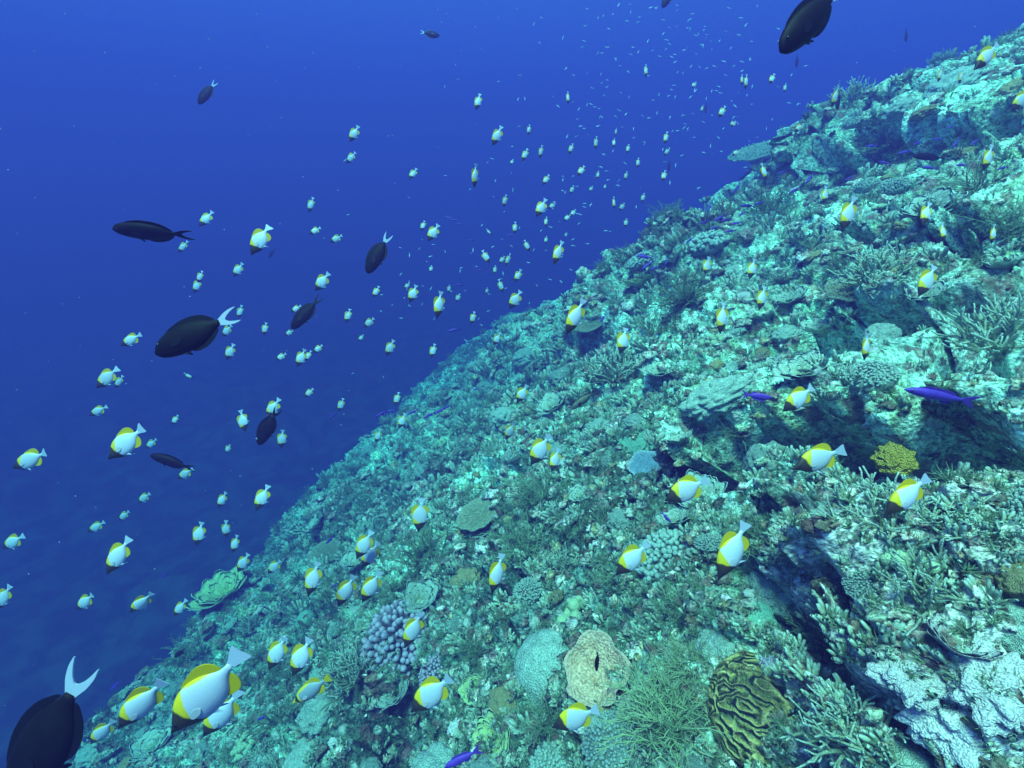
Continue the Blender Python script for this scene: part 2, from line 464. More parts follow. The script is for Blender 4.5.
def mk_table(seed, rad=.5):
    g = random.Random(seed); B = Buf()
    nr, nt = 16, 56; vs, fs, tp = [], [], []
    def edge(a): return 1 + .16 * mnoise.noise(Vector((math.cos(a) * 1.3, math.sin(a) * 1.3, seed))) + .05 * math.sin(a * 9 + seed) * g.random()
    e = [edge(2 * math.pi * k / nt) for k in range(nt)]
    for lay in (0, 1):
        for i in range(nr):
            s = (i + .3) / (nr - .7)
            for k in range(nt):
                a = 2 * math.pi * k / nt; r = s * rad * e[k]
                z = .30 + .07 * s * s + (.03 if lay == 0 else -.035 * (1 - s * .7)) + .015 * mnoise.noise(Vector((r * math.cos(a) * 9, r * math.sin(a) * 9, seed)))
                vs.append((r * math.cos(a), r * math.sin(a), z)); tp.append((.5 * s ** 4 if lay == 0 else 0))
    o = nr * nt
    for i in range(nr - 1):
        for k in range(nt):
            k2 = (k + 1) % nt
            fs.append((i * nt + k, i * nt + k2, (i + 1) * nt + k2, (i + 1) * nt + k))
            fs.append((o + i * nt + k2, o + i * nt + k, o + (i + 1) * nt + k, o + (i + 1) * nt + k2))
    for k in range(nt):
        k2 = (k + 1) % nt; i = (nr - 1) * nt
        fs.append((i + k, i + k2, o + i + k2, o + i + k))
    fs.append(tuple(range(nt))[::-1])
    B.add(vs, fs, tp)
    for i in range(430):
        s = g.random() ** .5 * .97; a = g.uniform(0, 2 * math.pi); k = int(a / (2 * math.pi) * nt) % nt
        r = s * rad * e[k]; p = Vector((r * math.cos(a), r * math.sin(a), .315 + .07 * s * s))
        d = Vector((math.cos(a) * s * .7 + g.gauss(0, .2), math.sin(a) * s * .7 + g.gauss(0, .2), 1)).normalized()
        L = g.uniform(.03, .062)
        B.tube([p, p + d * L * .6, p + d * L], [.012, .011, .007], 5, [0, .3, .9])
    S = Buf(); S.tube([(0, 0, -.15), (0, 0, .05), (.01, 0, .2), (.02, 0, .33)], [.16, .11, .12, .3], 12, cap=False)
    return B, S

def mk_brain(seed, hgt=.72):
    B = Buf(); v, f = lumpy(5, .5, .06, 1.6, seed, (1.1, .95, hgt)); B.add(v, f); return B

def mk_boulder(seed, amp=.2, freq=2.0, hgt=.7):
    B = Buf(); v, f = lumpy(5 if amp > .15 else 4, .5, amp, freq, seed, (1, 1, hgt)); B.add(v, f); return B

def mk_knobs(seed, n=26):
    g = random.Random(seed); B = Buf(); v, f = ICO[2]
    for i in range(n):
        a = g.uniform(0, 6.28); s = g.random() ** .5 * .42; r = g.uniform(.06, .13)
        c = (s * math.cos(a), s * math.sin(a), g.uniform(-.02, .2) * (1 - s))
        B.add([(p[0] * r + c[0], p[1] * r + c[1], p[2] * r * g.uniform(1.0, 1.25) + c[2] + .03) for p in v], f, [max(0, p[2]) * .7 for p in v])
    return B

def mk_feather(seed, n=46, L=.75, r=.010, side=True):
    """loose bush of thin waving stems with short side twigs"""
    g = random.Random(seed); B = Buf()
    for i in range(n):
        a = g.uniform(0, 6.28); s = g.random() ** .6
        p = Vector((g.gauss(0, .10), g.gauss(0, .10), -.04))
        d = Vector((math.cos(a) * s, math.sin(a) * s, .55 + .6 * (1 - s))).normalized()
        pts = [p.copy()]; LL = L * g.uniform(.5, 1.0); bend = Vector((g.gauss(0, .4), g.gauss(0, .4), g.gauss(0, .2)))
        for k in range(5):
            d = (d + bend * .5 + Vector((g.gauss(0, .22), g.gauss(0, .22), g.gauss(0, .1)))).normalized(); p = p + d * LL / 5; pts.append(p.copy())
        B.tube(pts, [r, r, r * .9, r * .8, r * .6, r * .3], 4, [0, .1, .3, .5, .8, 1], cap=False)
        if side:
            for k in range(1, 6):
                for _ in range(3):
                    q = pts[k] + (pts[k - 1] - pts[k]) * g.random()
                    dd = (d * .7 + Vector((g.gauss(0, .7), g.gauss(0, .7), g.gauss(.2, .4)))).normalized() * LL * g.uniform(.08, .22)
                    B.tube([q, q + dd * .6 + Vector((0, 0, .01)), q + dd], [r * .6, r * .5, r * .25], 3, [.3, .6, 1], cap=False)
    return B

def mk_leafy(seed, n=9):
    """overlapping curled plates standing like cabbage leaves"""
    g = random.Random(seed); B = Buf()
    for i in range(n):
        a0 = i * 2.4 + g.gauss(0, .3); tilt = .35 + .55 * (i / n); sz = .26 + .30 * (i / n); nu, nv = 9, 15; vs, fs, tp = [], [], []
        for lay in (0, 1):
            for u in range(nu):
                for k in range(nv):
                    s = u / (nu - 1); w = (k / (nv - 1) - .5) * 2
                    an = a0 + w * 1.0
                    fr = 1 + .10 * math.sin(w * 9 + i) + .12 * mnoise.noise(Vector((w * 2, i, seed)))
                    rr = (.04 + s * sz * fr * (1 - .35 * w * w) * math.sin(tilt + .4 * s)); z = s * sz * fr * (1 - .3 * w * w) * math.cos(tilt) + .02 * math.sin(w * 7 + i) * s
                    o = .012 * (1 - .5 * s) * (1 if lay else -1)
                    vs.append(((rr + o) * math.cos(an), (rr + o) * math.sin(an), z - .02)); tp.append(s ** 5)
        o = nu * nv
        for u in range(nu - 1):
            for k in range(nv - 1):
                q = (u * nv + k, u * nv + k + 1, (u + 1) * nv + k + 1, (u + 1) * nv + k)
                fs.append(q); fs.append(tuple(o + x for x in q[::-1]))
        rim = [u * nv for u in range(nu)] + [(nu - 1) * nv + k for k in range(1, nv)] + [u * nv + nv - 1 for u in range(nu - 2, -1, -1)]
        for x, y in zip(rim[:-1], rim[1:]): fs.append((x, o + x, o + y, y))
        B.add(vs, fs, tp)
    return B

def mk_vase(seed, rad=.5, depth=.28, ripple=.12):
    """wide open irregular saucer of sponge with a thick wavy rim"""
    B = Buf(); nr, nt = 20, 72; vs, fs, tp = [], [], []
    for lay in (0, 1):
        for i in range(nr):
            s = i / (nr - 1)
            for k in range(nt):
                a = 2 * math.pi * k / nt; ca, sa = math.cos(a), math.sin(a)
                e = 1 + .22 * mnoise.noise(Vector((ca * 1.5, sa * 1.5, seed))) + .05 * mnoise.noise(Vector((ca * 5, sa * 5, seed)))
                r = (.06 + .94 * s) * rad * e
                z = depth * s ** 1.5 * (1 + .5 * mnoise.noise(Vector((ca, sa, seed + 4)))) + ripple * s * mnoise.noise(Vector((ca * 2.5, sa * 2.5, s * 2 + seed))) + .10
                z += .03 * mnoise.noise(Vector((r * ca * 9, r * sa * 9, seed + 9)))
                if lay: z -= .07 * (1.15 - s); r *= .99
                vs.append((r * ca, r * sa, z)); tp.append(s ** 8)
    o = nr * nt
    for i in range(nr - 1):
        for k in range(nt):
            k2 = (k + 1) % nt
            fs.append((i * nt + k, i * nt + k2, (i + 1) * nt + k2, (i + 1) * nt + k))
            fs.append((o + i * nt + k2, o + i * nt + k, o + (i + 1) * nt + k, o + (i + 1) * nt + k2))
    i = (nr - 1) * nt
    for k in range(nt): fs.append((i + k, i + (k + 1) % nt, o + i + (k + 1) % nt, o + i + k))
    fs.append(tuple(range(nt))[::-1]); fs.append(tuple(o + k for k in range(nt)))
    B.add(vs, fs, tp)
    B.tube([(0, 0, -.2), (0, 0, 0), (0, 0, .08)], [.16, .1, .12], 10, cap=False)
    return B

def mk_tubes(seed, n=4):
    g = random.Random(seed); B = Buf()
    for i in range(n):
        x, y = g.gauss(0, .14), g.gauss(0, .14); L = g.uniform(.35, .8); r = g.uniform(.08, .12); d = Vector((x * .8, y * .8, 1)).normalized()
        p = Vector((x, y, -.08)); q = p + d * L
        B.tube([p, p + d * L * .5, p + d * L * .92, q, q - d * .03, q - d * L * .5], [r * .8, r * 1.05, r, r * .9, r * .66, r * .5], 12, [0, 0, .4, 1, .2, 0], cap=True)
    return B

# ------------------------------------------------------------------ coral materials
CM = {
    'staghorn': coral_mat('branch_olive', (.22, .22, .13), (.36, .35, .22), 60, (.62, .62, .5)),
    'feather': coral_mat('feather_green', (.11, .14, .07), (.19, .22, .12), 50, (.27, .30, .18), .2),
    'finger': coral_mat('finger_violet', (.13, .10, .15), (.18, .15, .21), 60, (.52, .46, .58)),
    'fingerg': coral_mat('finger_grey', (.20, .21, .17), (.30, .31, .25), 60, (.50, .52, .44)),
    'table': coral_mat('table_brown', (.20, .17, .10), (.30, .26, .16), 50, (.5, .46, .34)),
    'boulder': coral_mat('boulder_grey', (.28, .30, .24), (.42, .44, .36), 40, None, .8, .006),
    'mound': coral_mat('mound_mustard', (.33, .30, .14), (.45, .42, .22), 46, None, .7, .008),
    'knob': coral_mat('knob_green', (.22, .33, .20), (.32, .45, .28), 30, (.50, .66, .42), .5, .006),
    'leafy': coral_mat('leaf_pale', (.28, .27, .17), (.40, .39, .27), 36, (.66, .66, .55), .6, .005),
    'brown': coral_mat('sponge_tan', (.46, .30, .19), (.60, .42, .29), 22, (.66, .50, .38), .7, .008),
    'blue': coral_mat('sponge_blue', (.22, .40, .55), (.34, .55, .70), 34, (.6, .75, .85), .9, .01),
    'mint': coral_mat('encrust_mint', (.20, .50, .36), (.30, .66, .48), 40, (.4, .75, .6), .8, .008),
    'yellowlf': coral_mat('leaf_yellow', (.46, .44, .14), (.60, .58, .22), 36, (.75, .74, .4), .6, .005),
    'yellow': coral_mat('sponge_yellow', (.50, .36, .04), (.62, .48, .08), 24, None, 1.0, .01),
    'white': coral_mat('bleached', (.62, .64, .62), (.75, .76, .74), 30, None, .6, .006),
    'violetrock': coral_mat('sponge_lilac', (.42, .40, .50), (.55, .54, .64), 24, None, .8, .012),
    'soft': coral_mat('soft_grey', (.25, .27, .22), (.34, .36, .30), 70, (.45, .48, .40), .5, .004),
}
def brain_material():
    m, t, b = nodes_mat('brain_maze', .7, .2)
    tc = N(t, 'ShaderNodeTexCoord'); nz = N(t, 'ShaderNodeTexNoise', Scale=5.0); t.links.new(tc.outputs['Object'], nz.inputs['Vector'])
    vm = N(t, 'ShaderNodeVectorMath', operation='MULTIPLY_ADD'); t.links.new(nz.outputs['Color'], vm.inputs[0]); vm.inputs[1].default_value = (.16,) * 3
    st = N(t, 'ShaderNodeVectorMath', operation='MULTIPLY'); t.links.new(tc.outputs['Object'], st.inputs[0]); st.inputs[1].default_value = (1.25, .7, 1); t.links.new(st.outputs[0], vm.inputs[2])
    n2 = N(t, 'ShaderNodeTexNoise', Scale=4.2, Detail=1.0, Roughness=.3); t.links.new(vm.outputs[0], n2.inputs['Vector'])
    n3 = N(t, 'ShaderNodeTexNoise', Scale=60.0, Detail=4.0); t.links.new(tc.outputs['Object'], n3.inputs['Vector'])
    w = mathn(t, 'SINE', mathn(t, 'ADD', mathn(t, 'MULTIPLY', n2.outputs[0], 44.0), mathn(t, 'MULTIPLY', n3.outputs[0], .9)))
    c = mixc(t, mapr(t, w, -.98, -.6), (.20, .24, .11), (.60, .54, .18))
    c = mixc(t, mapr(t, w, .1, .7), c, (.72, .62, .26))
    c = mixc(t, 1.0, c, mapr(t, n3.outputs[0], .3, .7, .55, 1.4), 'MULTIPLY')
    t.links.new(c, b.inputs['Base Color'])
    bp = N(t, 'ShaderNodeBump', Strength=1.0, Distance=.04); t.links.new(mathn(t, 'ADD', w, mathn(t, 'MULTIPLY', n3.outputs[0], .5)), bp.inputs['Height']); t.links.new(bp.outputs[0], b.inputs['Normal'])
    return m
CM['brain'] = brain_material()

# ------------------------------------------------------------------ naming by neighbours
LAND = []          # (phrase, x, y): things one can find
PEND = {}          # kind -> list of (object, x, y, front phrase)
def want(kind, o, x, y, phrase): PEND.setdefault(kind, []).append((o, x, y, phrase))
SECT = ('above', 'below', 'on the open-water side of', 'on the upslope side of')
ORD = ('first one', 'second one', 'third one', 'fourth one', 'fifth one')
def sector(dx, dy):
    if abs(dy) > abs(dx): return 0 if dy < 0 else 1
    return 2 if dx < 0 else 3
def settle_labels():
    for kind, lst in PEND.items():
        cand = []
        for li, (nm, lx, ly) in enumerate(LAND):
            by = {}
            for i, (o, x, y, ph) in enumerate(lst):
                d = math.hypot(x - lx, y - ly)
                if d < 5: continue
                by.setdefault(sector(x - lx, y - ly), []).append((d, i))
            for s, l in by.items():
                l.sort()
                for k, (d, i) in enumerate(l[:5]): cand.append((d + 60 * k, i, k, s, li))
        cand.sort(); done = {}
        for c, i, k, s, li in cand:
            if i in done: continue
            ph = lst[i][3]
            t = f"{ph}, {ORD[k]} {SECT[s]} {LAND[li][0]}"
            if len(t.split()) > 16: continue
            done[i] = t; lst[i][0]['label'] = t
        for i, (o, x, y, ph) in enumerate(lst):
            if i not in done: o['label'] = ph + ' over the crowded reef'; print('NOLABEL', kind, i, x, y)

# ------------------------------------------------------------------ place corals
PROTO = {}
def proto(kind, mesh, mat):
    PROTO.setdefault(kind, []).append((mesh, mat))
def place(name, mesh, idx, size, sink=.05, lean=.25, squash=1.0, spin=None, up=None):
    P = Vector(flat[idx])
    a = up if up is not None else (UPV * .75 + Vector((0, 0, .5)) + Vector((rng.gauss(0, lean), rng.gauss(0, lean), 0)) * .5).normalized()
    q = a.to_track_quat('Z', 'Y') @ Matrix.Rotation(spin if spin is not None else rng.uniform(0, 6.28), 4, 'Z').to_quaternion()
    o = link(name, mesh); o.matrix_world = Matrix.Translation(P - a * size * sink) @ q.to_matrix().to_4x4() @ Matrix.Diagonal((size, size, size * squash, 1))
    return o
taken = [(px, 425 + (px - 780) * .08, 34) for px in range(800, 1040, 22)] + [(px, 462, 20) for px in range(800, 1040, 24)]      # the dark ledge stays bare
def coral_at(name, mesh, px, py, wpx, label=None, land=None, cat='coral', **kw):
    """one colony seen at a pixel, its size from the width it shows there"""
    idx = spot(px, py); size = wpx * PD[idx] / F
    o = place(name, mesh, idx, size, **kw); tag(o, label, cat); taken.append((px, py, wpx))
    if land: LAND.append((land, px, py))
    return o
NEARUP = (UPV * .8 - Vector(CF) * .5).normalized()

coral_at('brain_coral', mk_brain(3).mesh('brain_coral', CM['brain']), 756, 712, 92, 'yellow brain coral dome with dark maze grooves', 'the yellow brain coral', up=NEARUP, sink=-.06)
fm = mk_fingers(5, 190).mesh('finger_coral', CM['finger'])
coral_at('finger_coral', fm, 400, 642, 66, 'round violet grey finger coral with pale knob tips, under a butterflyfish', 'the violet finger coral', up=NEARUP, sink=.0)
coral_at('finger_coral', fm, 440, 672, 34, 'small violet finger coral beside the big round one', up=NEARUP, sink=.0)
coral_at('plate_sponge', mk_vase(2).mesh('plate_sponge', CM['brown']), 606, 676, 62, 'tan wrinkled plate sponge with a ragged rim, the only tan one', 'the tan plate sponge', 'sponge', up=NEARUP, sink=-.1)
coral_at('plate_coral', mk_vase(8, .5, .1, .06).mesh('plate_coral', CM['blue']), 648, 471, 32, 'pale blue round plate coral in the middle of the reef', 'the pale blue plate coral', up=NEARUP, sink=-.2)
coral_at('encrusting_coral', mk_boulder(4, .3, 2.4, .35).mesh('encrusting_coral', CM['mint']), 634, 443, 34, 'bright mint green encrusting coral above the pale blue plate', 'the mint green coral', up=NEARUP)
coral_at('lobed_coral', mk_leafy(14, 14).mesh('lobed_coral', CM['yellowlf']), 226, 598, 56, 'bright yellow green leafy coral at the edge of the slope', 'the yellow green leafy coral', sink=.05)
tb, ts = mk_table(3)
def table(px, py, w, label, land=None, **kw):
    idx = spot(px, py); size = w * PD[idx] / F
    root = link('table_coral', None); root.matrix_world = Matrix.Translation(Vector(flat[idx]) - UPV * .12 * size) @ (UPV * .6 + Vector((0, 0, .4)) - Vector(CF) * .25).to_track_quat('Z', 'Y').to_matrix().to_4x4() @ Matrix.Rotation(rng.uniform(0, 6.28), 4, 'Z') @ Matrix.Diagonal((size,) * 3).to_4x4()
    link('plate', TBM, root); link('stalk', TSM, root)
    tag(root, label, 'coral', 'table corals'); taken.append((px, py, w))
    if land: LAND.append((land, px, py))
    return root
TBM = tb.mesh('table_plate', CM['table']); TSM = ts.mesh('table_stalk', CM['table'])
table(756, 166, 52, 'brown table coral jutting out over the dark hollow on the ridge', 'the brown table coral on the ridge')
LM = mk_boulder(9, .32, 2.6, .5).mesh('ridge_coral', CM['boulder'])
o = coral_at('ridge_coral', LM, 716, 396, 66, 'long pale ridged coral lump lying aslant, beside a purple anthias', 'the long ridged coral', up=NEARUP, spin=.0)
o.matrix_world = o.matrix_world @ Matrix.Rotation(R(60), 4, 'Z') @ Matrix.Diagonal((1.0, .5, .8, 1))
coral_at('boulder_coral', mk_boulder(6, .1, 1.6, .75).mesh('boulder_coral', CM['boulder']), 545, 668, 74, 'big smooth grey boulder coral on the open-water side of the tan sponge', 'the smooth grey boulder coral', up=NEARUP, sink=.1)
coral_at('knob_coral', mk_knobs(3, 32).mesh('knob_coral', CM['knob']), 582, 612, 64, 'cluster of pale green rounded knobs above the grey boulder coral', 'the pale green knobs', up=NEARUP)
coral_at('encrusting_coral', mk_boulder(14, .2, 2.0, .45).mesh('encrusting_coral', CM['mint']), 757, 618, 32, 'flat mint green cushion coral above the brain coral', 'the mint cushion coral', up=NEARUP)
coral_at('yellow_sponge', mk_boulder(24, .3, 2.6, .5).mesh('yellow_sponge', CM['yellow']), 893, 466, 32, 'orange yellow sponge patch below the dark ledge', 'the orange yellow sponge', 'sponge', up=NEARUP, sink=-.5)
coral_at('knob_coral', mk_boulder(25, .16, 2.4, .6).mesh('knob_coral', CM['knob']), 862, 462, 30, 'round green coral ball next to the orange yellow sponge', None, up=NEARUP, sink=-.5)
coral_at('white_coral', mk_boulder(26, .2, 2.0, .6).mesh('white_coral', CM['white']), 743, 298, 17, 'white blunt coral lump high on the slope', 'the white coral lump', up=NEARUP)
coral_at('tube_sponge', mk_tubes(3, 3).mesh('tube_sponge', CM['blue']), 803, 735, 34, 'pale blue tube sponges upslope of the yellow brain coral', 'the pale blue tube sponges', 'sponge', up=NEARUP)
coral_at('lobed_coral', mk_leafy(17, 12).mesh('lobed_coral', CM['yellowlf']), 494, 740, 44, 'yellow green frilly coral behind the bright purple anthias tail', 'the yellow frilly coral', up=NEARUP)
coral_at('lobed_coral', mk_leafy(18, 10).mesh('lobed_coral', CM['yellowlf']), 476, 690, 32, 'yellow green frilly coral with pale tips, the smaller of two', None, up=NEARUP)
coral_at('boulder_coral', mk_boulder(31, .15, 2.1, .8).mesh('boulder_coral', CM['boulder']), 384, 738, 46, 'grey upright boulder coral far below the violet finger coral', 'the upright grey coral', up=NEARUP)
coral_at('mound_coral', mk_boulder(32, .12, 2.1, .8).mesh('mound_coral', CM['mint']), 306, 622, 20, 'pale mint mound coral among butterflyfish pairs', 'the pale mint mound', up=NEARUP)
stm = mk_branching(21, 30, .6, .026).mesh('branching_coral', CM['staghorn'])
coral_at('branching_coral', stm, 612, 375, 62, 'wide pale branching coral thicket in the middle of the slope', 'the wide branching thicket', sink=.05)
coral_at('finger_coral', mk_fingers(15, 240, .5, .10, .032, .5, 1.2).mesh('finger_coral', CM['fingerg']), 672, 562, 66, 'large grey green knobbly finger coral between two butterflyfish', 'the grey finger coral', up=NEARUP, sink=.0)
coral_at('finger_coral', mk_fingers(16, 150, .5, .12, .04, .5).mesh('finger_coral', CM['fingerg']), 706, 246, 42, 'rounded knobbly coral head on the ridge below purple anthias', 'the rounded ridge coral', sink=.0)
coral_at('leafy_coral', mk_leafy(19, 12).mesh('leafy_coral', CM['yellowlf']), 646, 287, 40, 'yellowish lobed coral on the outer ridge', 'the yellowish ridge coral', sink=.05)
coral_at('finger_coral', mk_fingers(28, 200, .5, .08, .03, .45).mesh('finger_coral', CM['fingerg']), 643, 262, 34, 'beaded coral dome behind two purple anthias on the ridge', None, sink=.0)
coral_at('lilac_sponge', mk_boulder(33, .3, 2.6, .5).mesh('lilac_sponge', CM['violetrock']), 772, 676, 34, 'lilac grey lumpy sponge just above the brain coral', None, 'sponge', up=NEARUP)

CM['whip'] = coral_mat('whip_olive', (.22, .25, .10), (.34, .36, .17), 50, (.46, .46, .26), .2)
fw = mk_feather(7, 110, .85, .009, True).mesh('whip_coral', CM['whip']); ff = mk_feather(8, 60, .7, .009).mesh('feather_coral', CM['feather'])
coral_at('whip_coral', fw, 668, 724, 92, 'large tangle of thin olive whips between tan sponge and yellow brain coral', 'the large whip tangle', sink=.0)
coral_at('whip_coral', fw, 690, 676, 56, 'smaller tangle of thin whips above the large whip tangle', None, sink=.0)
coral_at('feather_coral', ff, 690, 300, 62, 'broad grey green feathery bush high on the slope behind diving butterflyfish', 'the broad feathery bush', sink=.0)
coral_at('feather_coral', ff, 770, 215, 60, 'green feathery bush on the ridge under the brown table coral', 'the ridge feather bush', sink=.0)
coral_at('feather_coral', ff, 424, 562, 66, 'spreading feathery bush beside a butterflyfish, above the violet finger coral', 'the low feathery bush', sink=.0)
coral_at('feather_coral', ff, 890, 150, 60, 'brownish feathery bush near the reef top under a hollow', 'the high feathery bush', sink=.0)

lp = mk_leafy(27, 10).mesh('pale_leaf_coral', CM['white'])
lq = mk_boulder(29, .55, 2.0, .42).mesh('pale_leaf_coral', CM['white'])
for px, py, w, l in ((905, 668, 52, 'outermost'), (955, 650, 60, 'uppermost'), (945, 712, 66, 'middle'), (1000, 690, 70, 'broadest'), (985, 752, 60, 'lowest')):
    coral_at('pale_leaf_coral', (lp, lq)[l in ('outermost', 'broadest', 'middle')], px, py, w, l + ' of the whitish plate corals stacked in the lower reef corner', None, up=(UPV * .5 + Vector((rng.gauss(0, .3), rng.gauss(0, .3), .5))).normalized(), sink=.08)
KINDS = [   # name, category, meshes, phrase, share, size range in metres
    ('feather_coral', [mk_feather(s, 44).mesh('feather_coral', CM['feather']) for s in (1, 2, 3)], 'olive feathery soft coral bush', 30, (.16, .34), .0, 1),
    ('whip_coral', [mk_feather(s, 60, .95, .009, False).mesh('whip_coral', CM['feather']) for s in (4, 5)], 'tangle of thin green whip coral', 8, (.16, .30), .0, 1),
    ('staghorn_coral', [stm, mk_branching(22, 22, .7, .03).mesh('staghorn_coral', CM['staghorn']), mk_branching(23, 34, .5, .022).mesh('staghorn_coral', CM['staghorn'])], 'pale tipped branching coral', 32, (.14, .32), .04, 1),
    ('digitate_coral', [mk_fingers(41, 260, .5, .12, .024, .42).mesh('digitate_coral', CM['fingerg']), mk_fingers(42, 280, .5, .07, .022, .6).mesh('digitate_coral', CM['fingerg'])], 'grey knobbly coral head', 26, (.08, .20), .0, 1),
    ('leaf_coral', [mk_leafy(s, 11).mesh('leaf_coral', CM['leafy']) for s in (51, 52)], 'pale frilly leaf coral', 38, (.12, .28), .04, 1),
    ('massive_coral', [mk_boulder(s, .22, 2.2, .6).mesh('massive_coral', CM['boulder']) for s in (61, 62, 63)], 'grey lumpy massive coral', 58, (.10, .42), .1, 1),
    ('mustard_coral', [mk_boulder(s, .2, 2.6, .55).mesh('mustard_coral', CM['mound']) for s in (64, 65)], 'mustard coloured coral mound', 24, (.07, .18), .1, 1),
    ('nodule_coral', [mk_knobs(s).mesh('nodule_coral', CM['knob']) for s in (71, 72)], 'green coral cluster of small balls', 22, (.08, .20), .0, 1),
    ('cup_sponge', [mk_vase(s, .5, .3, .3).mesh('cup_sponge', CM['leafy']) for s in (81, 82)], 'grey saucer shaped coral', 7, (.08, .18), -.02, 1),
    ('bleached_coral', [mk_branching(91, 20, .4, .05, 1.1, 2).mesh('bleached_coral', CM['white']), mk_boulder(92, .3, 3, .5).mesh('bleached_coral', CM['white'])], 'small whitish coral', 22, (.04, .09), .05, 1),
]
inframe = front[(fx > -8) & (fx < W + 8) & (fy > 5) & (fy < HH + 8)]
# equal chance per screen area: one grid vertex per 3 px cell
cell = {}
for k in inframe[nrm.permutation(len(inframe))]: cell[(int(PX[k] / 3), int(PY[k] / 3))] = k
cells = list(cell.values())
for name, meshes, phrase, count, (s0, s1), sink, lean in KINDS:
    got = tries = 0
    while got < count and tries < 6000:
        tries += 1
        idx = rng.choice(cells); px, py, d = PX[idx], PY[idx], PD[idx]
        if d > 12: continue
        size = s0 + (s1 - s0) * rng.random() ** 1.4
        wpx = size * F / d
        if wpx < 7: size = 7 * d / F; wpx = 7
        if wpx > 85: continue
        if size > s1 * 1.8: continue
        if any((px - x) ** 2 + (py - y) ** 2 < (.36 * (wpx + w)) ** 2 for x, y, w in taken): continue
        taken.append((px, py, wpx))
        o = place(name, rng.choice(meshes), idx, size, sink, .35, rng.uniform(.8, 1.2))
        tag(o, None, 'sponge' if 'sponge' in name else 'coral', phrase + 's over the slope' if not phrase.endswith('coral') else phrase + ' colonies')
        want(name, o, px, py, phrase); got += 1
for px, py, w, l in ((480, 520, 40, 'small table coral in the middle of the lower slope'), (590, 330, 34, 'small table coral under the outermost big butterflyfish'), (850, 300, 50, 'table coral on the terrace under the high butterflyfish'), (330, 560, 36, 'table coral at the lower edge by open water')):
    table(px, py, w, l)

# countless small growths and rubble between the colonies: one mesh each
def scatter(name, n, make, mat, smin, smax, seed):
    g = np.random.default_rng(seed); vs, fs, tp, off = [], [], [], 0
    pool = inframe; pick = pool[g.integers(0, len(pool), n)]
    tmpl = [make(k) for k in range(6)]
    for k in pick:
        v, f, t = tmpl[g.integers(0, 6)]
        d = PD[k]; s = (smin + (smax - smin) * g.random() ** 2) * min(max(d / 1.8, .7), 3.0)
        a = Vector(n_ * .7 + np.array([0, 0, .5]) + g.normal(0, .25, 3)).normalized()
        M = np.array((a.to_track_quat('Z', 'Y') @ Matrix.Rotation(g.uniform(0, 6.28), 4, 'Z').to_quaternion()).to_matrix()) * s
        vs.append(v @ M.T + flat[k]); fs.append(f + off); tp.append(t); off += len(v)
    V = np.concatenate(vs); Fa = np.concatenate(fs); T = np.concatenate(tp)
    me = bpy.data.meshes.new(name); nv = Fa.shape[1]
    me.vertices.add(len(V)); me.vertices.foreach_set('co', V.reshape(-1).astype(np.float32))
    me.loops.add(Fa.size); me.loops.foreach_set('vertex_index', Fa.reshape(-1).astype(np.int32))
    me.polygons.add(len(Fa)); me.polygons.foreach_set('loop_start', (np.arange(len(Fa)) * nv).astype(np.int32))
    me.polygons.foreach_set('use_smooth', np.ones(len(Fa), dtype=bool)); me.update(calc_edges=True)
    at = me.attributes.new('tip', 'FLOAT', 'POINT'); at.data.foreach_set('value', T.astype(np.float32))
    rc = me.color_attributes.new('Tint', 'FLOAT_COLOR', 'POINT')
    cols = np.concatenate([np.tile(PAL[g.integers(0, len(PAL))] * g.uniform(.7, 1.5), (len(v), 1)) for v in vs])
    rc.data.foreach_set('color', np.concatenate([np.clip(cols, .02, .75), np.ones((len(cols), 1))], 1).astype(np.float32).reshape(-1))
    me.materials.append(mat)
    o = link(name, me); tag(o, kind='stuff'); return o
def t_lump(k):
    v, f = lumpy(2, 1, .9, 1.5, 100 + k, (1, .8, .5)); return np.array(v), np.array(f), np.zeros(len(v))
def t_tuft(k):
    B = Buf(); g = random.Random(200 + k)
    for i in range(22):
        a = g.uniform(0, 6.28); s = g.random() ** .5
        d = Vector((math.cos(a) * s, math.sin(a) * s, 1.1 - .6 * s)).normalized(); p = Vector((g.gauss(0, .12), g.gauss(0, .12), -.1))
        L = g.uniform(.6, 1.2); q = p + d * L * .5 + Vector((g.gauss(0, .1), g.gauss(0, .1), 0))
        B.tube([p, q, p + d * L], [.04, .032, .012], 4, [0, .4, 1], cap=False)
    return np.array(B.v), np.array(B.f), np.array(B.t)
def t_nubs(k):
    B = Buf(); g = random.Random(300 + k)
    for i in range(14):
        a = g.uniform(0, 6.28); s = g.random() ** .5
        d = Vector((math.cos(a) * s * .7, math.sin(a) * s * .7, 1)).normalized(); p = Vector((math.cos(a) * s * .6, math.sin(a) * s * .6, -.2))
        L = g.uniform(.5, .9); r = g.uniform(.11, .17)
        B.tube([p, p + d * L * .6, p + d * L], [r, r, r * .6], 6, [0, .3, 1], cap=False)
    return np.array(B.v), np.array(B.f), np.array(B.t)
scatter('coral_rubble', 4200, t_lump, M_REEF, .006, .032, 11)
scatter('algae_turf', 2800, t_tuft, CM['feather'], .015, .05, 12)
scatter('coral_nubbins', 2600, t_nubs, CM['staghorn'], .015, .05, 13)

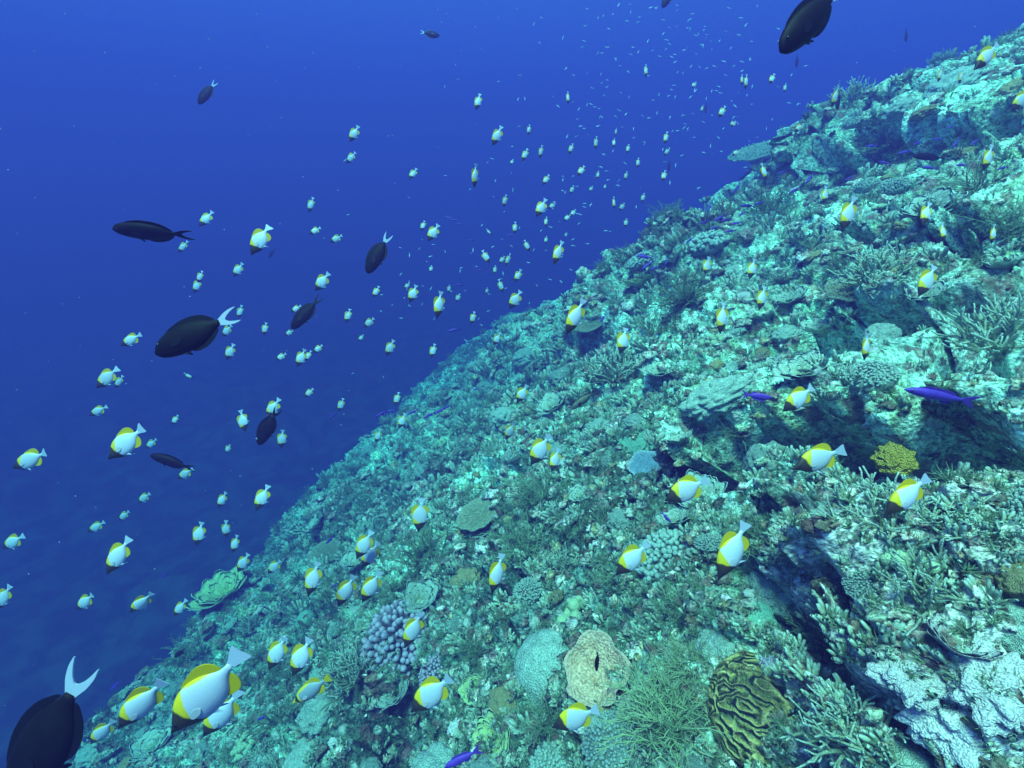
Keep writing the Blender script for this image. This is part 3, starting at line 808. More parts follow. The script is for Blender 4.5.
# ------------------------------------------------------------------ fish
def crom(xs, ys, x):
    """smooth curve through points (monotone x)"""
    xs, ys = np.array(xs), np.array(ys); o = np.argsort(xs); xs, ys = xs[o], ys[o]
    m = np.gradient(ys, xs); i = np.clip(np.searchsorted(xs, x) - 1, 0, len(xs) - 2)
    h = xs[i + 1] - xs[i]; t = (x - xs[i]) / h
    return (2 * t ** 3 - 3 * t ** 2 + 1) * ys[i] + (t ** 3 - 2 * t ** 2 + t) * h * m[i] + (-2 * t ** 3 + 3 * t ** 2) * ys[i + 1] + (t ** 3 - t ** 2) * h * m[i + 1]

def body_geo(prof, nx=26, ns=16):
    xs, zt, zb, w = zip(*prof); x = xs[0] + (xs[-1] - xs[0]) * np.linspace(0, 1, nx) ** 1.15
    T, Bt, Wd = crom(xs, zt, x), crom(xs, zb, x), np.maximum(crom(xs, w, x), .003)
    vs, fs = [], []
    for i in range(nx):
        m, h = (T[i] + Bt[i]) / 2, max((T[i] - Bt[i]) / 2, .003)
        for k in range(ns):
            a = 2 * math.pi * k / ns; c, s = math.cos(a), math.sin(a)
            vs.append((x[i], Wd[i] * s * abs(s) ** .15, m + h * c))
    for i in range(nx - 1):
        for k in range(ns):
            k2 = (k + 1) % ns; fs.append((i * ns + k, i * ns + k2, (i + 1) * ns + k2, (i + 1) * ns + k))
    fs.append(tuple(range(ns))[::-1]); fs.append(tuple((nx - 1) * ns + k for k in range(ns)))
    return vs, fs

def fin_geo(outline, th=.010, curve=0.0, y0=0.0):
    """a thin fin, thick at its root and thin at its margin: outline in x,z"""
    pts = list(outline)
    q = []
    for i in range(len(pts)):                           # rounder margin
        p, r = pts[i], pts[(i + 1) % len(pts)]
        q += [(p[0] * .8 + r[0] * .2, p[1] * .8 + r[1] * .2), (p[0] * .2 + r[0] * .8, p[1] * .2 + r[1] * .8)]
    pts = q; n = len(pts)
    tri = tessellate_polygon([[Vector((x, z, 0)) for x, z in pts]])
    vs = [(x, y0 - th / 2, z) for x, z in pts] + [(x, y0 + th / 2, z) for x, z in pts]
    fs = [list(t) for t in tri] + [[n + k for k in t[::-1]] for t in tri]
    fs += [[i, (i + 1) % n, n + (i + 1) % n, n + i] for i in range(n)]
    b = bmesh.new(); bv = [b.verts.new(v) for v in vs]
    for f in fs:
        try: b.faces.new([bv[k] for k in f])
        except ValueError: pass
    bmesh.ops.recalc_face_normals(b, faces=b.faces); b.verts.index_update()
    vs = [v.co[:] for v in b.verts]; fs = [[v.index for v in f.verts] for f in b.faces]; b.free()
    return vs, fs

def eye_geo(x, y, z, r):
    v, f = ICO[2]; return [(p[0] * r + x, p[1] * r * .5 + y, p[2] * r + z) for p in v], f

def rayed(name, col, edge=None, rough=.45, tr=.25):
    """fin membrane: fine rays, a little light coming through"""
    m, t, b = nodes_mat(name, rough, .25)
    tc = N(t, 'ShaderNodeTexCoord'); w = N(t, 'ShaderNodeTexWave', Scale=26.0, Distortion=1.2); t.links.new(tc.outputs['Object'], w.inputs['Vector'])
    c = mixc(t, mapr(t, w.outputs[0], 0, 1, 0, .25), col, tuple(x * .6 for x in col))
    t.links.new(c, b.inputs['Base Color'])
    tn = N(t, 'ShaderNodeBsdfTranslucent'); t.links.new(c, tn.inputs[0])
    mx = N(t, 'ShaderNodeMixShader'); mx.inputs[0].default_value = tr
    t.links.new(b.outputs[0], mx.inputs[1]); t.links.new(tn.outputs[0], mx.inputs[2]); t.links.new(mx.outputs[0], t.nodes['Material Output'].inputs[0])
    return m
YEL, WHT, DRK = (.84, .60, .008), (.62, .69, .84), (.007, .006, .007)
M_YFIN, M_WFIN, M_DFIN = rayed('fin_yellow', YEL), rayed('fin_white', WHT), rayed('fin_dark', DRK, tr=.05)
M_CLEAR = rayed('fin_pale', (.74, .76, .80), tr=.35)
M_EYE, _t, _b = nodes_mat('eye_black', .12, .6); _b.inputs['Base Color'].default_value = (.008, .008, .01, 1)

def scale_bump(t, b, tc, s=60):
    v = N(t, 'ShaderNodeTexVoronoi', Scale=float(s)); t.links.new(tc.outputs['Object'], v.inputs['Vector'])
    bp = N(t, 'ShaderNodeBump', Strength=.10, Distance=.003); t.links.new(v.outputs['Distance'], bp.inputs['Height']); t.links.new(bp.outputs[0], b.inputs['Normal'])
    return v
def butterfly_mat():
    m, t, b = nodes_mat('butterflyfish_skin', .42, .35)
    tc = N(t, 'ShaderNodeTexCoord'); sp = N(t, 'ShaderNodeSeparateXYZ'); t.links.new(tc.outputs['Object'], sp.inputs[0])
    x, z = sp.outputs[0], sp.outputs[2]
    v = scale_bump(t, b, tc)
    nz = N(t, 'ShaderNodeTexNoise', Scale=9.0); t.links.new(tc.outputs['Object'], nz.inputs['Vector'])
    j = mathn(t, 'MULTIPLY', mathn(t, 'SUBTRACT', nz.outputs[0], .5), .04)
    head = mathn(t, 'SUBTRACT', mathn(t, 'ADD', x, j), mathn(t, 'ADD', mathn(t, 'MULTIPLY', z, .25), .222))
    wedge = mathn(t, 'SUBTRACT', mathn(t, 'ADD', x, j), mathn(t, 'ADD', mathn(t, 'MULTIPLY', z, -.5), .185))
    wh = mixc(t, mapr(t, v.outputs['Distance'], .0, .6), WHT, (.62, .65, .74))
    back = mathn(t, 'SUBTRACT', z, mathn(t, 'ADD', mathn(t, 'MULTIPLY', x, .483), .203))
    oi = N(t, 'ShaderNodeObjectInfo'); wh = mixc(t, 1.0, wh, mapr(t, oi.outputs['Random'], 0, 1, .86, 1.1), 'MULTIPLY')
    c = mixc(t, mapr(t, mathn(t, 'MAXIMUM', wedge, mathn(t, 'MULTIPLY', back, .7)), -.008, .012), wh, YEL)
    dk = mixc(t, mapr(t, x, .30, .46), (.055, .036, .022), (.02, .016, .016))
    c = mixc(t, mapr(t, head, -.012, .014), c, dk)
    t.links.new(c, b.inputs['Base Color']); return m
M_BUT = butterfly_mat()
def plain_skin(name, c1, c2, belly=None, rough=.5):
    m, t, b = nodes_mat(name, rough, .3)
    tc = N(t, 'ShaderNodeTexCoord'); sp = N(t, 'ShaderNodeSeparateXYZ'); t.links.new(tc.outputs['Object'], sp.inputs[0])
    scale_bump(t, b, tc, 90)
    nz = N(t, 'ShaderNodeTexNoise', Scale=7.0, Detail=4.0); t.links.new(tc.outputs['Object'], nz.inputs['Vector'])
    c = mixc(t, mapr(t, nz.outputs[0], .35, .65), c1, c2)
    if belly: c = mixc(t, mapr(t, sp.outputs[2], -.02, -.10), c, belly)
    t.links.new(c, b.inputs['Base Color']); return m
M_SUR = plain_skin('surgeonfish_skin', (.004, .003, .004), (.008, .006, .007), None, .6); M_SUR.node_tree.nodes['Principled BSDF'].inputs['Specular IOR Level'].default_value = .12
M_PUR = plain_skin('anthias_skin', (.075, .03, .36), (.12, .045, .46), (.26, .11, .46))
M_PFIN = rayed('fin_purple', (.13, .05, .46))
M_CHR = plain_skin('damselfish_skin', (.55, .65, .8), (.65, .74, .85), (.78, .8, .85))
M_OLI = plain_skin('olive_skin', (.10, .11, .07), (.16, .16, .10))
M_OFIN = rayed('fin_olive', (.12, .12, .07))
def black_back_mat():
    m, t, b = nodes_mat('blackback_skin', .42, .35)
    tc = N(t, 'ShaderNodeTexCoord'); sp = N(t, 'ShaderNodeSeparateXYZ'); t.links.new(tc.outputs['Object'], sp.inputs[0]); x, z = sp.outputs[0], sp.outputs[2]
    scale_bump(t, b, tc)
    c = mixc(t, mapr(t, mathn(t, 'SUBTRACT', mathn(t, 'ABSOLUTE', z), mathn(t, 'ADD', mathn(t, 'MULTIPLY', x, -.18), .165)), -.008, .01), (.30, .36, .42), (.70, .56, .03))
    c = mixc(t, mapr(t, x, .24, .26), c, (.74, .60, .04))
    c = mixc(t, mathn(t, 'MULTIPLY', mapr(t, x, .29, .305), mapr(t, x, .375, .36)), c, (.02, .02, .02))
    t.links.new(c, b.inputs['Base Color']); return m
M_BLK = black_back_mat()

BUT = [(.5, .004, -.018, .008), (.455, .028, -.040, .024), (.38, .085, -.088, .046), (.30, .148, -.148, .066), (.20, .207, -.203, .080), (.08, .235, -.226, .084),
       (-.05, .218, -.215, .076), (-.15, .158, -.160, .056), (-.225, .084, -.086, .034), (-.285, .046, -.046, .022), (-.35, .040, -.040, .015)]
SUR = [(.5, .01, -.03, .012), (.46, .07, -.075, .035), (.38, .125, -.118, .058), (.26, .163, -.150, .074), (.10, .175, -.165, .078), (-.05, .152, -.148, .066),
       (-.17, .102, -.10, .044), (-.25, .05, -.05, .026), (-.31, .034, -.034, .014)]
ANT = [(.5, .0, -.01, .01), (.45, .045, -.04, .032), (.36, .085, -.075, .052), (.22, .108, -.10, .062), (.05, .10, -.10, .058), (-.1, .075, -.078, .044), (-.22, .045, -.045, .026), (-.30, .03, -.03, .012)]
FISHDEF = {
 'butterflyfish': dict(prof=BUT, skin=M_BUT, length=.15, eye=(.375, .043, .022, .020), tail_at=-.33, fins=[
    ('dorsal_fin', [(.09, .225), (.03, .262), (-.04, .272), (-.12, .280), (-.185, .272), (-.24, .235), (-.275, .18), (-.285, .10), (-.275, .045), (-.22, .07), (-.15, .13), (-.06, .19), (.03, .215)], M_YFIN),
    ('anal_fin', [(-.06, -.205), (-.12, -.242), (-.185, -.258), (-.24, -.228), (-.28, -.155), (-.285, -.09), (-.275, -.045), (-.21, -.09), (-.14, -.155)], M_YFIN),
    ('tail_fin', [(.005, .036), (-.06, .066), (-.12, .108), (-.168, .128), (-.166, .06), (-.160, 0), (-.166, -.06), (-.168, -.128), (-.12, -.108), (-.06, -.066), (.005, -.036)], M_WFIN)],
    pelvic=([(.17, -.19), (.12, -.215), (.05, -.29), (.035, -.30), (.07, -.225), (.10, -.195)], M_WFIN, .022),
    pectoral=([(0, .02), (-.05, .05), (-.11, .035), (-.125, -.02), (-.07, -.045), (0, -.02)], M_CLEAR, (.205, .084, -.05))),
 'surgeonfish': dict(prof=SUR, skin=M_SUR, length=.21, eye=(.40, .052, .055, .018), tail_at=-.30, fins=[
    ('dorsal_fin', [(.34, .135), (.26, .185), (.10, .222), (-.06, .21), (-.17, .165), (-.255, .085), (-.27, .045), (-.17, .095), (-.05, .145), (.10, .168), (.26, .155)], M_DFIN),
    ('anal_fin', [(.12, -.155), (.05, -.20), (-.06, -.20), (-.17, -.158), (-.255, -.085), (-.27, -.045), (-.17, -.095), (-.05, -.142)], M_DFIN),
    ('tail_fin', [(.01, .03), (-.03, .050), (-.09, .078), (-.17, .094), (-.25, .088), (-.175, .066), (-.118, .040), (-.085, .014), (-.08, 0), (-.085, -.014), (-.118, -.040), (-.175, -.066), (-.25, -.088), (-.17, -.094), (-.09, -.078), (-.03, -.050), (.01, -.03)], M_WFIN)],
    pelvic=([(.24, -.14), (.20, -.16), (.13, -.215), (.14, -.175), (.17, -.15)], M_DFIN, .02),
    pectoral=([(0, .022), (-.06, .055), (-.14, .03), (-.13, -.02), (-.06, -.04), (0, -.02)], M_DFIN, (.24, .079, -.03))),
 'anthias': dict(prof=ANT, skin=M_PUR, length=.10, eye=(.41, .040, .02, .018), tail_at=-.28, fins=[
    ('dorsal_fin', [(.30, .092), (.22, .15), (.08, .15), (-.06, .135), (-.16, .11), (-.20, .05), (-.1, .07), (.05, .095), (.2, .10)], M_PFIN),
    ('anal_fin', [(.0, -.095), (-.06, -.155), (-.14, -.13), (-.18, -.05), (-.1, -.072)], M_PFIN),
    ('tail_fin', [(.02, .024), (-.08, .085), (-.22, .15), (-.15, .06), (-.10, 0), (-.15, -.06), (-.22, -.15), (-.08, -.085), (.02, -.024)], M_PFIN)],
    pelvic=([(.24, -.09), (.18, -.105), (.08, -.17), (.12, -.115), (.16, -.095)], M_PFIN, .02),
    pectoral=([(0, .015), (-.05, .04), (-.11, .02), (-.10, -.02), (0, -.015)], M_PFIN, (.24, .058, -.02))),
}
import copy as _cp
FISHDEF['dark_surgeonfish'] = dict(FISHDEF['surgeonfish'], fins=[f if f[0] != 'tail_fin' else (f[0], f[1], M_DFIN) for f in FISHDEF['surgeonfish']['fins']])
FISHDEF['parrotfish'] = dict(FISHDEF['surgeonfish'], skin=M_OLI, prof=[(x, a * .8, b * .8, c) for x, a, b, c in SUR], fins=[(f[0], [(x, z * .82) for x, z in f[1]], M_OFIN) for f in FISHDEF['surgeonfish']['fins']])
FISHDEF['oval_butterflyfish'] = dict(FISHDEF['butterflyfish'], skin=M_BLK, prof=[(x, a * .88, b * .88, c) for x, a, b, c in BUT],
    fins=[(f[0], [(x, z * .92) for x, z in f[1]], M_YFIN) for f in FISHDEF['butterflyfish']['fins']])

PARTS, ONEMESH = {}, {}
def fish_parts(kind):
    if kind in PARTS: return PARTS[kind]
    D = FISHDEF[kind]; out = []
    v, f = body_geo(D['prof']); out.append(('body', mesh_from(kind + '_body', v, f, [D['skin']]), (0, 0, 0), (0, 0, 0)))
    for nm, ol, mt in D['fins']:
        v, f = fin_geo(ol); me = mesh_from(f'{kind}_{nm}', v, f, [mt], smooth=False)
        out.append((nm, me, (D['tail_at'], 0, 0) if nm == 'tail_fin' else (0, 0, 0), (0, 0, 0)))
    ol, mt, y = D['pelvic']; v, f = fin_geo(ol, .008); me = mesh_from(kind + '_pelvic', v, f, [mt], smooth=False)
    for s in (-1, 1): out.append(('pelvic_fin', me, (0, s * y, 0), (s * -.22, 0, 0)))
    ol, mt, p = D['pectoral']; v, f = fin_geo(ol, .006); me = mesh_from(kind + '_pectoral', v, f, [mt], smooth=False)
    for s in (-1, 1): out.append(('pectoral_fin', me, (p[0], s * p[1], p[2]), (0, .15, 0)))
    x, y, z, r = D['eye']
    for s in (-1, 1):
        v, f = eye_geo(x, s * y, z, r); out.append(('eye', mesh_from(kind + '_eye', v, f, [M_EYE]), (0, 0, 0), (0, 0, 0)))
    PARTS[kind] = out; return out
def fish_one(kind):
    if kind in ONEMESH: return ONEMESH[kind]
    D = FISHDEF[kind]; B = Buf(); mats = [D['skin']]
    v, f = body_geo(D['prof'], 14, 10); B.add(v, f, 0, 0)
    for nm, ol, mt in D['fins']:
        if mt not in mats: mats.append(mt)
        v, f = fin_geo(ol, .012)
        if nm == 'tail_fin': v = [(a + D['tail_at'], b, c) for a, b, c in v]
        B.add(v, f, 0, mats.index(mt))
    ONEMESH[kind] = mesh_from(kind + '_far', B.v, B.f, mats, midx=B.m); return ONEMESH[kind]

def fish(kind, name, x, y, L, ang, nar=1.0, yaw=0.0, true_len=None, depth=None, parts=None, flip=False):
    """a fish seen at a pixel: apparent length, nose direction (0 = towards open water, 90 = down), narrowness by roll"""
    D = FISHDEF[kind]; tl = true_len or D['length'] * rng.uniform(.93, 1.07) * (.72 if L < 14 and kind == 'butterflyfish' else 1)
    yw = R(yaw)
    d = depth or F * tl * math.cos(yw) / L
    rd = reef_depth(x, y)
    if d > rd - .25: d = max(.4, rd * .84 - .08)
    tl = L * d / F / max(.3, math.cos(yw))
    a = R(ang); ca, sa = math.cos(a), math.sin(a)
    Fw = Vector(-CR * ca - CU * sa); Dn = Vector(CU * ca - CR * sa); T = Vector(-CF)
    if flip: Dn = -Dn
    # out of the picture plane: nose away by yaw, then rolled about its own axis
    F2 = (Fw * math.cos(yw) - T * math.sin(yw)).normalized()
    side = Dn.cross(F2).normalized()
    zs = max(.72, nar ** .5); goal = min(1, nar ** .6 / zs)
    P = np.array(ray(x, y)) * d; tx, ty = (x - W / 2) / F, (HH / 2 - y) / F
    def seen(w): w = np.array(w); k = w @ CF; return np.array((w @ CR - tx * k, w @ CU - ty * k))
    f2 = seen(F2); f2 = f2 / np.linalg.norm(f2); best = None
    for k in range(-28, 29):                    # the roll at which the flank shows as tall as in the photo
        ph = R(k * 2.6); dd = (Dn * math.cos(ph) + side * math.sin(ph)).normalized(); q = seen(dd)
        err = abs(abs(q[0] * f2[1] - q[1] * f2[0]) - goal) + abs(k) * .003 + (.10 if k < 0 else 0)
        if best is None or err < best[0]: best = (err, dd)
    D2 = best[1]; S2 = D2.cross(F2).normalized()
    M = Matrix((F2, S2, D2)).transposed().to_4x4() @ Matrix.Diagonal((tl, tl, tl * zs, 1)); M.translation = Vector(ray(x, y) * d)
    many = parts if parts is not None else L >= 17
    if many:
        o = link(name, None); o.empty_display_size = .1
        wag = rng.gauss(0, .16) * (kind == 'butterflyfish')
        for nm, me, loc, rot in fish_parts(kind):
            c = link(nm, me, o); c.location = loc; c.rotation_euler = rot
            if nm == 'tail_fin': c.rotation_euler = (0, 0, wag)
    else:
        o = link(name, fish_one(kind))
    o.matrix_world = M
    return o

# butterflyfish: x, y, length, nose direction, narrowness
BF = """206 219 20 55 .9|183 247 15 50 .8|260 240 35 58 1|354 134 18 60 1|351 158 14 40 1|413 174 14 60 .9|478 102 17 75 .65|497 136 20 63 .8|
475 176 23 86 .4|505 201 12 75 .7|311 205 15 70 .8|315 231 13 30 1|336 239 14 30 1|433 233 20 55 1|423 226 11 75 .8|529 130 10 80 .7|525 155 14 70 .7|
541 152 12 85 .6|568 98 13 88 .35|512 162 7 70 .7|571 149 11 70 .7|546 180 12 60 .8|541 208 21 66 .8|552 206 9 40 1|572 190 9 70 .8|567 218 9 40 1|573 213 9 50 .9|
515 228 12 82 .7|489 232 8 130 .4|527 246 12 112 .7|546 222 11 80 .5|546 240 8 80 .8|558 253 26 72 .55|486 257 15 115 .8|502 260 9 60 .9|508 260 14 76 .5|
495 270 9 82 .7|518 276 15 65 .8|501 286 14 112 .6|487 291 7 80 .8|515 300 21 57 .95|458 298 9 60 1|473 318 13 75 .8|566 235 6 70 .8|
596 143 14 82 .4|616 132 8 86 .3|614 143 10 82 .5|628 149 10 76 .6|638 163 10 80 .6|666 138 13 76 .6|667 152 9 60 .8|664 176 12 76 .8|626 176 9 76 .7|
643 198 9 76 .8|622 207 8 60 1|626 223 9 80 .9|614 203 13 88 .25|598 175 9 80 .5|581 171 12 60 .9|591 189 7 60 .8|605 187 6 80 .8|646 71 14 85 .35|694 85 8 50 1|
742 80 11 86 .3|746 82 13 86 .4|772 79 12 60 .8|785 88 9 76 .6|722 112 13 58 .8|733 124 10 42 .9|702 109 8 70 .5|799 128 13 40 .8|736 153 9 30 1|764 172 18 100 .4|
986 57 36 48 .62|1021 100 26 50 .8|940 75 14 80 .4|961 77 14 76 .4|835 97 19 82 .35|988 158 26 76 .5|825 195 19 78 .5|848 214 37 70 .62|926 214 28 66 .62|
943 232 20 84 .35|993 234 19 86 .38|927 281 36 62 .75|866 347 27 86 .32|798 399 40 40 .85|818 459 55 18 .8|906 496 58 42 .66|575 317 40 64 .6|623 341 28 74 .75|
707 266 20 76 .7|752 269 22 74 .7|762 298 26 76 .6|722 318 32 82 .55|522 394 21 62 .9|540 450 36 58 .9|555 460 24 72 .75|510 431 20 62 .8|686 490 48 30 .95|
322 282 23 52 1|296 309 12 32 1|265 329 13 76 .95|289 333 10 32 1|281 357 12 32 1|301 358 20 66 .9|308 356 12 62 .8|318 349 12 38 1|309 393 12 45 1|341 405 14 72 .9|
348 316 15 76 .85|369 323 14 38 1|361 338 8 62 .9|390 348 18 68 .85|433 351 15 76 .8|376 292 13 62 .9|413 294 19 66 .95|407 286 8 60 1|439 305 28 78 .62|449 289 8 82 .8|
431 269 8 82 .9|497 339 14 60 1|273 408 22 60 1|282 439 19 84 .95|262 498 26 68 .9|397 399 14 76 .8|402 421 16 70 1|378 436 14 72 .9|
200 277 13 60 .9|197 286 16 58 1|238 270 17 50 1|240 312 14 76 .8|227 331 16 44 1|230 352 18 64 1|131 340 24 22 .8|107 378 29 42 1|119 382 15 60 .8|189 376 10 146 .35|
98 411 19 28 .8|175 420 11 60 1|243 421 23 104 .8|228 449 11 52 1|126 443 48 40 .92|151 444 14 40 1|185 474 18 32 .9|30 460 39 27 .82|144 498 17 34 .85|222 500 19 56 .7|
124 516 16 40 .8|96 527 17 36 .9|13 542 27 30 .9|118 556 43 54 .72|3 598 30 58 .8|85 602 27 42 .75|141 603 30 38 .7|180 608 21 55 .7|199 534 25 78 .95|226 529 18 82 .9|
235 544 19 76 .7|243 563 21 62 .9|206 693 106 49 .74|221 714 58 48 .74|141 704 68 44 .66|102 732 34 42 .75|274 567 19 50 1|420 515 34 84 .95|364 545 32 60 .85|370 555 31 56 .85|
313 579 36 74 .72|346 591 36 62 .76|371 587 36 60 .78|277 653 38 62 .76|301 657 42 62 .78|413 630 40 66 .7|497 574 42 76 .52|431 694 54 42 .95|632 559 46 44 .88|
732 551 64 62 .66|575 718 50 20 .95"""
BFL = [tuple(float(k) for k in r.split()) for r in BF.replace('\n', '').split('|') if r.strip()]
NAMED = {(206, 693): ('biggest white butterflyfish with black face and yellow fins, low by the slope edge', 'the biggest butterflyfish'),
         (126, 443): ('large butterflyfish with black face alone in blue water near the slim navy fish', 'the large open-water butterflyfish'),
         (732, 551): ('large butterflyfish diving head-down beside the grey finger coral', 'the large diving butterflyfish'),
         (260, 240): ('butterflyfish with yellow back, highest of the larger ones in open water', 'the highest large butterflyfish'),
         (575, 718): ('butterflyfish tilted sideways in a dark hollow below the tan plate sponge', None),
         (818, 459): ('butterflyfish swimming level just below the dark ledge, black face to the water', 'the level butterflyfish under the ledge'),
         (986, 57): ('butterflyfish with bluish tail at the top of the reef', 'the butterflyfish at the reef top')}
for x, y, L, a, nr in BFL:
    o = fish('butterflyfish', 'butterflyfish', x, y, L, a + rng.gauss(0, 2.5), nr, rng.gauss(0, 8) * (L < 30))
    tag(o, None, 'fish', 'white and yellow butterflyfish over the reef edge')
    if (int(x), int(y)) in NAMED:
        lb, ln = NAMED[(int(x), int(y))]; o['label'] = lb
        if ln: LAND.append((ln, x, y))
    elif L <= 10:
        o['label'] = 'tiny pale butterflyfish, a speck far off in the blue water'
        o['group'] = 'specks of butterflyfish far off in the blue'
    else:
        ph = 'big butterflyfish' if L > 38 else 'edge-on butterflyfish' if nr < .45 else 'diving butterflyfish' if 76 <= a <= 100 else 'butterflyfish' if L > 22 else 'small butterflyfish'
        want('butterflyfish', o, x, y, ph)

SURG = [  # x y len ang nar kind label landmark
 (50, 735, 156, 62, 1, 'surgeonfish', 'huge black surgeonfish with white forked tail, nose down, cut off below', 'the huge black surgeonfish'),
 (195, 334, 90, 25, .88, 'surgeonfish', 'charcoal surgeonfish with a pale swallow tail in open water', 'the charcoal surgeonfish'),
 (152, 232, 75, -4, .46, 'dark_surgeonfish', 'long slender slate fish swimming level with dark tail', 'the long slate fish'),
 (378, 254, 44, 60, .95, 'surgeonfish', 'black surgeonfish diving nose down with two white tail streaks', 'the diving black surgeonfish'),
 (306, 313, 42, 50, .75, 'dark_surgeonfish', 'dusky surgeonfish with a dark forked tail, nose down', 'the dusky surgeonfish'),
 (268, 427, 42, 58, .95, 'dark_surgeonfish', 'black oval surgeonfish hiding the tail of a butterflyfish', 'the black oval surgeonfish'),
 (172, 462, 46, -17, .40, 'dark_surgeonfish', 'slim navy fish slanting down behind the large butterflyfish', 'the slim navy fish'),
 (207, 93, 28, 52, 1, 'surgeonfish', 'round black fish with white crescent tail alone in empty blue', 'the round black fish'),
 (430, 34, 19, 170, 1, 'surgeonfish', 'small black fish with pale tail alone near the surface', 'the small high black fish'),
 (812, 18, 98, 46, .80, 'surgeonfish', 'big black surgeonfish with cream tail, high above the ridge', 'the big surgeonfish over the ridge'),
 (668, -2, 22, 60, .9, 'surgeonfish', 'black fish at the very top of the water, mostly out of view', None),
 (272, 253, 12, 60, .6, 'dark_surgeonfish', 'little dark fish beside the highest large butterflyfish', None),
 (797, 61, 14, 84, .4, 'dark_surgeonfish', 'little dark edge-on fish under the big surgeonfish over the ridge', None),
 (838, 100, 22, 80, .3, 'dark_surgeonfish', 'dark narrow fish beside an edge-on butterflyfish above the ridge', None),
 (669, 166, 11, 86, .4, 'dark_surgeonfish', 'tiny dark narrow fish between two pale specks', None),
 (706, 108, 10, 84, .5, 'dark_surgeonfish', 'tiny dark fish close to a pale butterflyfish far off', None),
 (906, 35, 14, 86, .35, 'dark_surgeonfish', 'dark narrow fish hanging over the far reef top', None),
 (930, 157, 34, -4, .34, 'dark_surgeonfish', 'dark slender fish lying low over the upper reef', None),
 (597, 661, 21, 88, .3, 'dark_surgeonfish', 'small black slender fish hovering over the tan plate sponge', None),
 (583, 400, 30, 38, .75, 'parrotfish', 'olive brown fish close against the reef under the branching thicket', 'the olive brown fish'),
 (180, 653, 18, 40, .5, 'dark_surgeonfish', 'dark blurred fish above the biggest butterflyfish', None)]
for x, y, L, a, nr, kd, lb, ln in SURG:
    o = fish(kd, 'parrotfish' if kd == 'parrotfish' else 'surgeonfish', x, y, L, a, nr, rng.gauss(0, 4), depth=.72 if L > 150 else None)
    tag(o, lb, 'fish', 'dark surgeonfish')
    if ln: LAND.append((ln, x, y))
o = fish('oval_butterflyfish', 'oval_butterflyfish', 311, 690, 46, 35, .72); tag(o, 'grey blue butterflyfish edged all round in yellow with a black eye band', 'fish')
LAND.append(('the yellow-edged grey butterflyfish', 311, 690))

PU = """941 396 64 -12 .6|757 396 34 172 .8|463 758 42 28 .8|666 517 15 130 .7|737 188 13 60 .7|709 207 13 65 .7|748 206 18 0 .5|720 218 15 30 .6|726 220 13 20 .6|737 223 11 10 .7|
810 178 14 55 .7|938 139 12 10 .7|956 143 12 60 .7|951 127 10 30 .7|990 153 12 40 .7|603 318 11 60 .7|645 257 16 -10 .8|648 265 16 40 .7|667 261 11 70 .6|381 414 16 30 .6|391 411 12 20 .6|
413 412 14 25 .6|430 415 14 25 .6|440 411 14 25 .6|447 407 11 25 .6|333 416 12 35 .6|477 389 8 20 .7|454 330 14 5 .6|165 575 12 30 .6|115 686 18 50 .7|262 718 14 30 .6|334 586 9 40 .7|
448 217 9 5 .6|454 220 9 0 .6|460 224 8 0 .6|510 235 9 10 .6|477 268 9 0 .6|480 270 9 5 .6|460 285 9 0 .6|472 240 8 0 .6|640 255 10 30 .7|330 540 12 40 .7|715 228 11 20 .6|705 222 12 15 .6|731 231 12 10 .6|742 214 10 30 .6|760 203 12 20 .6|783 172 11 20 .6|795 190 13 30 .6|872 146 14 10 .6|885 163 15 0 .5|905 152 13 15 .6|918 143 12 20 .6|962 165 14 10 .6|975 142 12 30 .6|1003 168 13 15 .6|690 240 11 40 .6|655 268 12 20 .6|930 168 18 -5 .5|850 178 11 30 .6"""
for r in PU.replace('\n', '').split('|'):
    x, y, L, a, nr = (float(k) for k in r.split())
    o = fish('anthias', 'anthias', x, y, L, a + rng.gauss(0, 3), nr, rng.gauss(0, 8), true_len=.10 * rng.uniform(.85, 1.1), depth=1.0 if L > 60 else None)
    tag(o, None, 'fish', 'purple anthias')
    if L > 60: o['label'] = 'largest violet blue anthias, lying along the lip of the dark ledge'; LAND.append(('the largest purple anthias', x, y))
    elif L > 40: o['label'] = 'bright violet anthias cut off under the yellow frilly coral'
    elif L < 9.5: o['label'] = 'tiny purple anthias in the open blue beyond the ridge'; o['group'] = 'tiny purple anthias beyond the ridge'
    else: want('anthias', o, x, y, 'purple anthias')

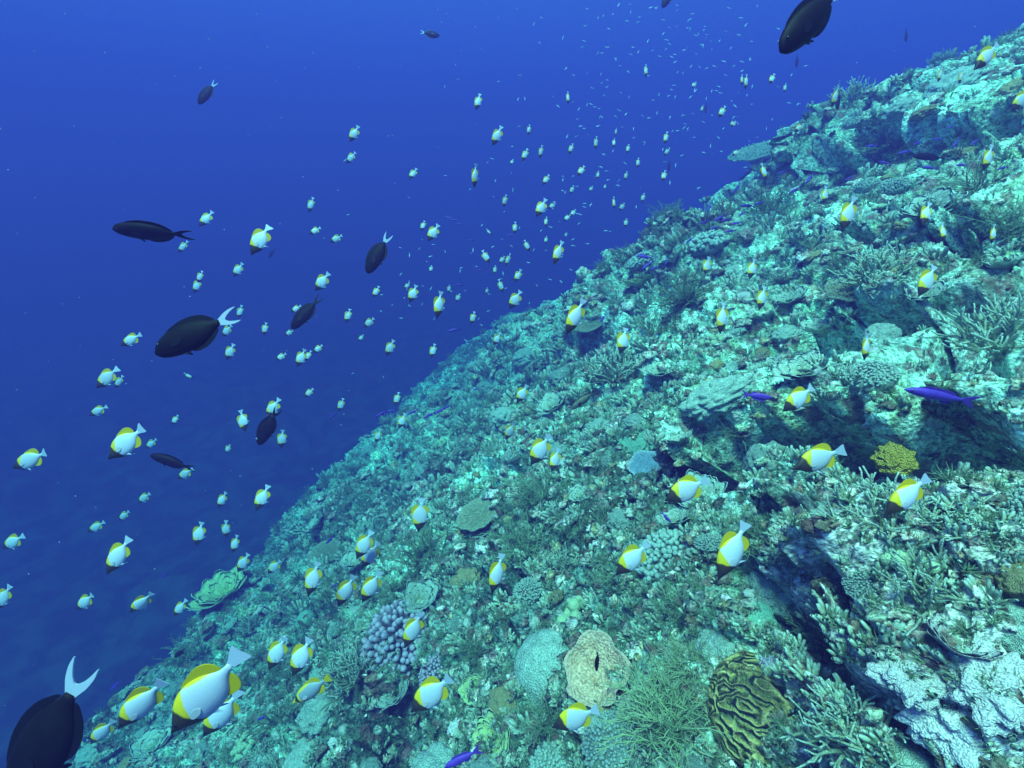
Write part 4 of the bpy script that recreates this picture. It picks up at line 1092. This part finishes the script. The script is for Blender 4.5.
# the far cloud of little damselfish
FISHDEF['damselfish'] = dict(FISHDEF['anthias'], skin=M_CHR, length=.07, fins=[(f[0], f[1], M_CLEAR) for f in FISHDEF['anthias']['fins']])
SPK = [(627, 21), (663, 20), (693, 14), (616, 59), (648, 41), (666, 49), (675, 62), (602, 83), (592, 88), (609, 29), (629, 97), (602, 53), (584, 41), (649, 118), (595, 107), (602, 117), (598, 126), (622, 127),
       (692, 14), (704, 30), (711, 41), (702, 45), (731, 48), (746, 25), (741, 18), (729, 8), (750, 59), (734, 66), (747, 95), (735, 106), (789, 103), (798, 104), (601, 74), (613, 14), (638, 22), (598, 53)]
g = random.Random(31)
while len(SPK) < 290:
    t = g.random()
    if t < .62: x, y = g.gauss(665, 62), g.gauss(75, 62)
    elif t < .85: x, y = g.gauss(570, 55), g.gauss(225, 50)
    else: x, y = g.gauss(455, 60), g.gauss(285, 50)
    if y < 3 or x > 850 or reef_depth(x, y) < 7.8 or x < 330: continue
    SPK.append((x, y))
for x, y in SPK:
    L = g.choice((3.0, 3.4, 3.8, 4.2, 4.8)); dp = g.uniform(5.2, 8.0)
    o = fish('damselfish', 'damselfish', x, y, L, g.choice((0, 10, 30, 60, 80, 150, 170)) + g.gauss(0, 15), g.uniform(.4, 1), 0, depth=dp, parts=False)
    tag(o, 'tiny blue white damselfish, a far speck above the ridge', 'fish', 'far cloud of damselfish above the ridge')

# drifting specks of plankton near the lens
g = random.Random(77); vs, fs = [], []
pv_, pf_ = ICO[1]
for i in range(420):
    d = g.uniform(.6, 3.5); x, y = g.uniform(-150, W + 150), g.uniform(-120, HH + 100)
    if reef_depth(x, y) < d + .2: continue
    P = np.array(ray(x, y)) * d; r = d / F * g.uniform(.25, .6); o = len(vs)
    vs += [tuple(p * r * g.uniform(.8, 1.2) + P) for p in pv_]; fs += [tuple(k + o for k in q) for q in pf_]
m, t, b = nodes_mat('plankton', .6, .2); b.inputs['Base Color'].default_value = (.6, .65, .7, 1)
tag(link('drifting_plankton', mesh_from('drifting_plankton', vs, fs, [m])), kind='stuff')

settle_labels()
